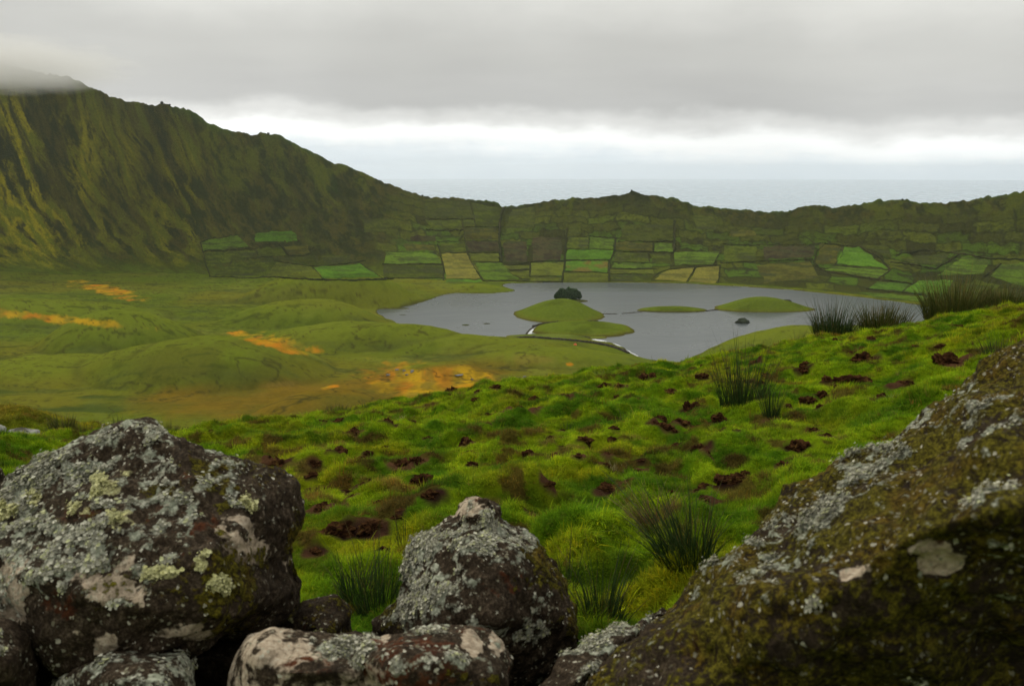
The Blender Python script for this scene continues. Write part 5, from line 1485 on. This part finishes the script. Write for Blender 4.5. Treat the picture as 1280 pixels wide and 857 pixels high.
def stems(n, rad, hgt, splay, wid, seed, c_lo, c_hi, tipc, lean=(0.0, 0.0), segs=5):
    g = np.random.default_rng(seed)
    a = g.random(n) * 6.283
    q = np.sqrt(g.random(n)) * rad
    bx, by = np.cos(a) * q, np.sin(a) * q
    hh = hgt * (0.40 + 0.65 * g.random(n) ** 1.3) * (1.05 - 0.30 * q / rad) * (0.8 + 0.35 * np.sin(a * 2 + seed) ** 2)
    sp = splay * (0.25 + 0.9 * g.random(n)) * (0.4 + q / rad)
    dirx, diry = np.cos(a + g.normal(size=n) * 0.5) * sp + lean[0], np.sin(a + g.normal(size=n) * 0.5) * sp + lean[1]
    curve = 0.15 + 0.5 * g.random(n)
    ww = wid * (0.6 + 0.7 * g.random(n))
    ph = g.random(n) * 6.283
    V = []
    tl = np.linspace(0, 1, segs)
    for tt in tl:
        k = tt * (1 - curve) + tt * tt * curve
        cx0 = bx + dirx * hh * k
        cy0 = by + diry * hh * k
        cz = hh * tt * (1 - 0.18 * sp * tt) - 0.04
        rw_ = ww * (1.0 - 0.85 * tt ** 1.5)
        for kk in range(3):
            V.append(np.stack([cx0 + np.cos(ph + kk * 2.094) * rw_, cy0 + np.sin(ph + kk * 2.094) * rw_, cz], -1))
    V = np.stack(V, 1)                       # n, segs*3, 3
    fl = []
    for s in range(segs - 1):
        for kk in range(3):
            fl.append((s * 3 + kk, s * 3 + (kk + 1) % 3, (s + 1) * 3 + (kk + 1) % 3, (s + 1) * 3 + kk))
    F = (np.array(fl)[None] + (np.arange(n) * segs * 3)[:, None, None]).reshape(-1, 4)
    mixv = g.random(n)
    cst = lerp3(c_lo, c_hi, mixv)
    tip = g.random(n) < 0.35
    C_ = np.repeat(cst[:, None, :], segs * 3, 1)
    tt3 = np.repeat(tl, 3)
    C_ = np.where((tip[:, None] & (tt3[None] > 0.7))[..., None], arr(tipc), C_)
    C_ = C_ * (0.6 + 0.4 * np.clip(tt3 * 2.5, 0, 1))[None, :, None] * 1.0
    return V.reshape(-1, 3), F, C_.reshape(-1, 3)


RG = ((0.012, 0.030, 0.006), (0.038, 0.072, 0.010), (0.10, 0.075, 0.02))
RO = ((0.034, 0.050, 0.008), (0.088, 0.096, 0.014), (0.15, 0.11, 0.03))
rushes = [
 (1040, 416, 50, 48, 260, 0.5, RG, 'tall dark rush clump on the crest against the lake', 0.0), (1104, 411, 36, 64, 300, 0.55, RO, 'wide rush clump on the crest, second from the lake end', 0.0),
 (1074, 414, 20, 26, 70, 0.6, RG, 'thin low rushes between the two crest clumps', 0.0), (1195, 393, 52, 84, 420, 0.60, RO, 'biggest olive brown rush clump on the crest', 0.0),
 (1256, 384, 22, 50, 130, 0.5, RO, 'low brownish rushes joining the biggest crest clump', 0.0), (1222, 389, 28, 40, 100, 0.5, RO, 'brownish rushes at the flank of the biggest crest clump', 0.0),
 (928, 514, 92, 64, 140, 0.40, RG, 'tall dark rush clump standing alone halfway up the slope', 0.0), (964, 526, 60, 22, 42, 0.4, RG, 'narrow group of rush stems beside the lone tall clump', 0.0),
 (856, 742, 118, 84, 110, 0.80, RG, 'dark spiky rush clump leaning out from the mossy giant', -0.25), (476, 765, 118, 74, 62, 0.55, RG, 'loose tall rushes beside the pointed boulder and the dark gap stone', 0.05),
 (445, 745, 70, 60, 60, 0.7, RG, 'short loose rushes near the large boulder', 0.0), (752, 790, 105, 62, 70, 0.6, RG, 'sparse thin rushes in front of the leaning slab', 0.0),
 (781, 538, 32, 20, 16, 0.5, RG, 'few dark rush stems in the middle of the slope', 0.0), (707, 541, 26, 10, 9, 0.4, RG, 'two or three pale rush stems in the middle of the slope', 0.0),
 (421, 523, 20, 36, 110, 0.5, RO, 'olive rush clump on the crest before the bog', 0.0), (458, 517, 12, 12, 30, 0.5, RO, 'tiny rush tuft beside the olive clump before the bog', 0.0),
 (80, 549, 27, 34, 200, 0.45, RO, 'brownish rush clump beside the yellow bank', 0.0), (104, 549, 18, 24, 70, 0.5, RO, 'fringe of rushes behind the large boulder, next to the brown clump', 0.0), (148, 546, 24, 44, 140, 0.6, RG, 'low green rushes just above the tip of the large boulder', 0.0),
 (206, 541, 24, 34, 160, 0.5, RO, 'brown rush clump behind the point of the large boulder', 0.0), (270, 537, 17, 24, 110, 0.45, RO, 'small round rush clump beside the green knoll', 0.0), (182, 541, 18, 22, 60, 0.5, RG, 'few low rushes left of the brown clump behind the boulder point', 0.0),
 (1246, 452, 34, 36, 60, 0.7, RG, 'sparse rushes by the top edge of the mossy giant', 0.0), (862, 447, 20, 5, 5, 0.2, RG, 'two thin stems on the crest against the lake', 0.0), (820, 452, 14, 22, 12, 0.4, RG, 'faint thin stems at the crest above the foam', 0.0),
 (1000, 418, 18, 20, 30, 0.5, RO, 'short thin rushes at the lake side of the tall crest clump', 0.0), (560, 690, 60, 14, 6, 0.25, RG, 'single thin stems rising behind the pointed boulder', 0.0), (505, 690, 70, 20, 8, 0.3, RG, 'few upright thin stems in the torn peat', 0.0), (710, 745, 90, 16, 14, 0.3, RG, 'thin stems close beside the pointed boulder', 0.0),
]
for i, (x, y, hp, wp, n, sp, cc, lab, ln) in enumerate(rushes):
    p, r6 = on_hill(x, y)
    hm_, wm = hp / FPX * r6 * 1.12, wp / FPX * r6
    V, F, c = stems(int(n * (2.2 if n > 40 else 1.3)), max(wm * 0.40, 0.03), hm_ * 1.08, sp * 0.8, max(0.0026, r6 * 0.00034), 800 + i, *cc, lean=(ln, 0.0))
    o = mesh_np('rush_clump', V, F, M_rush, cols=c)
    o.location = tuple(p)
    tag(o, lab.replace('left of', 'next to'), 'rush clump', 'clumps of rushes on the grassy slope')

# tufts of dry straw coloured grass
for i, (x, y, hp, wp, n, lab) in enumerate([(770, 592, 22, 34, 110, 'straw coloured tuft of dry grass in the middle of the slope'), (1118, 508, 18, 26, 70, 'pale dry grass tuft at the upper edge of the mossy giant'), (945, 430, 14, 14, 60, 'yellowish tuft of grass standing on the crest'),
                                            (508, 470 + 62, 14, 26, 90, 'pale rounded grass tuft below the crest'), (818, 668, 70, 66, 320, 'brown tussock of withered grass behind the leaning rush clump'), (755, 470, 16, 40, 150, 'bright yellow green grass tussock on the crest')]):
    p, r6 = on_hill(x, y)
    hm_, wm = hp / FPX * r6 * 1.1, wp / FPX * r6
    cc = ((0.10, 0.050, 0.018), (0.17, 0.10, 0.035), (0.25, 0.17, 0.07)) if 'brown' in lab else ((0.12, 0.16, 0.02), (0.22, 0.24, 0.03), (0.3, 0.28, 0.06)) if 'green' in lab or 'yellowish' in lab else ((0.28, 0.24, 0.09), (0.48, 0.42, 0.20), (0.55, 0.50, 0.26))
    V, F, c = stems(n, wm * 0.3, hm_, 1.1, max(0.002, r6 * 0.0002), 880 + i, *cc)
    o = mesh_np('grass_tuft', V, F, M_rush, cols=c)
    o.location = tuple(p)
    tag(o, lab, 'grass tuft', 'dry and yellow grass tufts on the slope')

# ------------------------------------------------------------------ turf: grass blades over the near hillside
gm, gt = new_mat('grass_blades')
ga = gt.n('ShaderNodeAttribute', attribute_name='tint')
ga.attribute_type = 'INSTANCER'
gb_ = gt.n('ShaderNodeAttribute', attribute_name='col')
gc = gt.mix(1.0, ga.outputs['Color'], gb_.outputs['Color'], 'MULTIPLY')
gd = gt.n('ShaderNodeBsdfPrincipled', ins={'Base Color': gc, 'Roughness': 0.9, 'Specular IOR Level': 0.04})
gtr = gt.n('ShaderNodeBsdfTranslucent', ins={'Color': gc})
gmx = gt.n('ShaderNodeMixShader', ins={0: 0.28, 1: gd.outputs[0], 2: gtr.outputs[0]})
finish(gm, gt, gmx.outputs[0])


def turf_tuft(seed, n=18):
    g = np.random.default_rng(seed)
    V, F, C_ = [], [], []
    for b in range(n):
        a = g.random() * 6.283
        q = math.sqrt(g.random()) * 0.045
        L_ = 0.035 + 0.06 * g.random()
        tilt = 0.2 + 1.0 * g.random()
        d = np.array((math.cos(a), math.sin(a)))
        s = np.array((-d[1], d[0])) * (0.0016 + 0.0016 * g.random())
        base = np.array((math.cos(a + 1) * q, math.sin(a + 1) * q))
        pts = []
        for tt, wk in ((0, 1), (0.5, 0.8), (1.0, 0.12)):
            ang = tilt * (0.5 + 0.9 * tt)
            xy = base + d * L_ * tt * math.sin(ang)
            zz = L_ * tt * math.cos(min(ang, 1.5)) - 0.004
            pts.append((xy[0] - s[0] * wk, xy[1] - s[1] * wk, zz))
            pts.append((xy[0] + s[0] * wk, xy[1] + s[1] * wk, zz))
        o0 = len(V)
        V += pts
        F += [(o0, o0 + 1, o0 + 3, o0 + 2), (o0 + 2, o0 + 3, o0 + 5, o0 + 4)]
        v = 0.65 + 0.7 * g.random()
        yl = g.random() < 0.12
        for k, m_ in enumerate((0.7, 0.7, 1.0, 1.0, 1.25, 1.25)):
            C_.append(np.array((1.6, 1.15, 0.9) if yl else (1, 1, 1)) * v * m_)
    return mesh_np('turf_tuft', np.array(V), np.array(F), gm, cols=np.array(C_), link=False)


tcol = bpy.data.collections.new('turf_tufts')
for i in range(6):
    tcol.objects.link(turf_tuft(900 + i))
gg = np.random.default_rng(31)
NG = 540000
aG = gg.uniform(R(-47), R(47), NG)
rG = 1.9 + (29 - 1.9) * gg.random(NG) ** 1.05
xG, yG = np.sin(aG) * rG, np.cos(aG) * rG
ci = np.interp(aG, az_h[:NFC], np.arange(NFC))
ri = np.interp(rG, r_h, np.arange(len(r_h)))
i0, j0 = ri.astype(int), ci.astype(int)
i0, j0 = np.minimum(i0, len(r_h) - 2), np.minimum(j0, NFC - 2)
fi, fj = ri - i0, ci - j0


def samp(A):
    return (A[i0, j0] * (1 - fj) + A[i0, j0 + 1] * fj) * (1 - fi) + (A[i0 + 1, j0] * (1 - fj) + A[i0 + 1, j0 + 1] * fj) * fi


bG = samp(barem)
keep = gg.random(NG) > np.clip((bG - 0.14) * 4.0, 0, 0.985)
hgtn = fbm2(xG / 0.42, yG / 0.42, 3, 502)
xG, yG, zG, rG, hgtn, bG = xG[keep], yG[keep], samp(HZ)[keep], rG[keep], hgtn[keep], bG[keep]
tint = turf_tint(xG, yG)
tint *= (0.75 + 0.5 * gg.random(len(xG)))[:, None]
dry = gg.random(len(xG)) < 0.05 + 0.5 * np.clip(bG - 0.1, 0, 0.5)
tint[dry] = tint[dry] * 0.35 + arr((0.16, 0.12, 0.03)) * 0.65
gme = bpy.data.meshes.new('grass')
gme.vertices.add(len(xG))
gme.vertices.foreach_set('co', np.stack([xG, yG, zG], -1).astype(np.float32).ravel())
add_col(gme, tint, 'tint')
add_float(gme, (0.45 + 0.4 * gg.random(len(xG)) + 0.7 * np.clip(hgtn, 0, 1)) * np.clip(0.8 + rG / 30, 0.9, 1.5) * (1 - 0.75 * np.clip(bG * 3, 0, 1)), 'size')
add_float(gme, gg.random(len(xG)) * 6.283, 'spin')
tus = sstep(0.16, 0.40, fbm2(xG / 0.27, yG / 0.27, 3, 541)) * sstep(-0.3, 0.2, fbm2(xG / 2.0, yG / 2.0, 2, 542))
sz_ = np.zeros(len(xG), dtype=np.float32)
gme.attributes['size'].data.foreach_get('value', sz_)
sz_ = sz_ * 0.64 * (1 + 0.45 * tus) * np.where(gg.random(len(xG)) < 0.010, 1.8, 1.0)
gme.attributes['size'].data.foreach_set('value', sz_.astype(np.float32))
tint = lerp3(tint, tint * arr((1.35, 1.15, 0.9)), tus * 0.7)
crv = fbm2(xG / 0.16, yG / 0.16, 2, 543)
tint = tint * (1.0 + 0.38 * np.clip(crv * 1.6, -1, 1))[:, None]
ct_ = np.ones((len(xG), 4), dtype=np.float32)
ct_[:, :3] = tint
gme.attributes['tint'].data.foreach_set('color', ct_.ravel())
grass = bpy.data.objects.new('grass', gme)
COL.objects.link(grass)
tag(grass, kind='stuff')
ng = bpy.data.node_groups.new('turf', 'GeometryNodeTree')
ng.interface.new_socket('Geometry', in_out='INPUT', socket_type='NodeSocketGeometry')
ng.interface.new_socket('Geometry', in_out='OUTPUT', socket_type='NodeSocketGeometry')
N = NT(ng)
gi, go = N.n('NodeGroupInput'), N.n('NodeGroupOutput')
ic = N.n('GeometryNodeCollectionInfo', ins={'Collection': tcol, 'Separate Children': True, 'Reset Children': True})
sA = N.n('GeometryNodeInputNamedAttribute', data_type='FLOAT', ins={'Name': 'size'})
sB = N.n('GeometryNodeInputNamedAttribute', data_type='FLOAT', ins={'Name': 'spin'})
cr = N.n('ShaderNodeCombineXYZ', ins={2: sB.outputs[0]})
iop = N.n('GeometryNodeInstanceOnPoints', ins={'Points': gi.outputs[0], 'Instance': ic.outputs[0], 'Pick Instance': True, 'Rotation': cr.outputs[0], 'Scale': sA.outputs[0]})
N.link(iop.outputs[0], go.inputs[0])
md = grass.modifiers.new('turf', 'NODES')
md.node_group = ng

# ------------------------------------------------------------------ the cloud that caps the tall crest
km, kt_ = new_mat('cloud_vapour')
kp = kt_.n('ShaderNodeTexCoord')
kl = kt_.n('ShaderNodeVectorMath', operation='LENGTH', ins={0: kp.outputs['Object']})
kn = kt_.n('ShaderNodeTexNoise', ins={'Vector': kp.outputs['Object'], 'Scale': 2.6, 'Detail': 5.0, 'Roughness': 0.55}).outputs[0]
kd = kt_.math('SUBTRACT', 1.0, kl.outputs['Value'])
kd = kt_.math('MULTIPLY_ADD', kt_.math('SUBTRACT', kn, 0.5), 0.9, kd)
kd = kt_.math('MULTIPLY', kt_.math('MAXIMUM', kd, 0.0), 0.022)
kv = kt_.n('ShaderNodeVolumePrincipled', ins={'Color': (0.88, 0.88, 0.87, 1), 'Density': kd, 'Anisotropy': 0.3})
kt_.n('ShaderNodeOutputMaterial', ins={'Volume': kv.outputs[0]})
bm = bmesh.new()
bmesh.ops.create_icosphere(bm, subdivisions=4, radius=1.25)
me = bpy.data.meshes.new('cloud')
bm.to_mesh(me)
bm.free()
me.materials.append(km)
cloud_o = bpy.data.objects.new('cloud', me)
a, t_ = ray(0, 78)
cloud_o.location = (math.sin(a) * 1480, math.cos(a) * 1480, H + t_ * 1480 - 2)
cloud_o.rotation_euler = (0, 0, -a)
cloud_o.scale = (185, 150, 40)
COL.objects.link(cloud_o)
tag(cloud_o, kind='stuff')
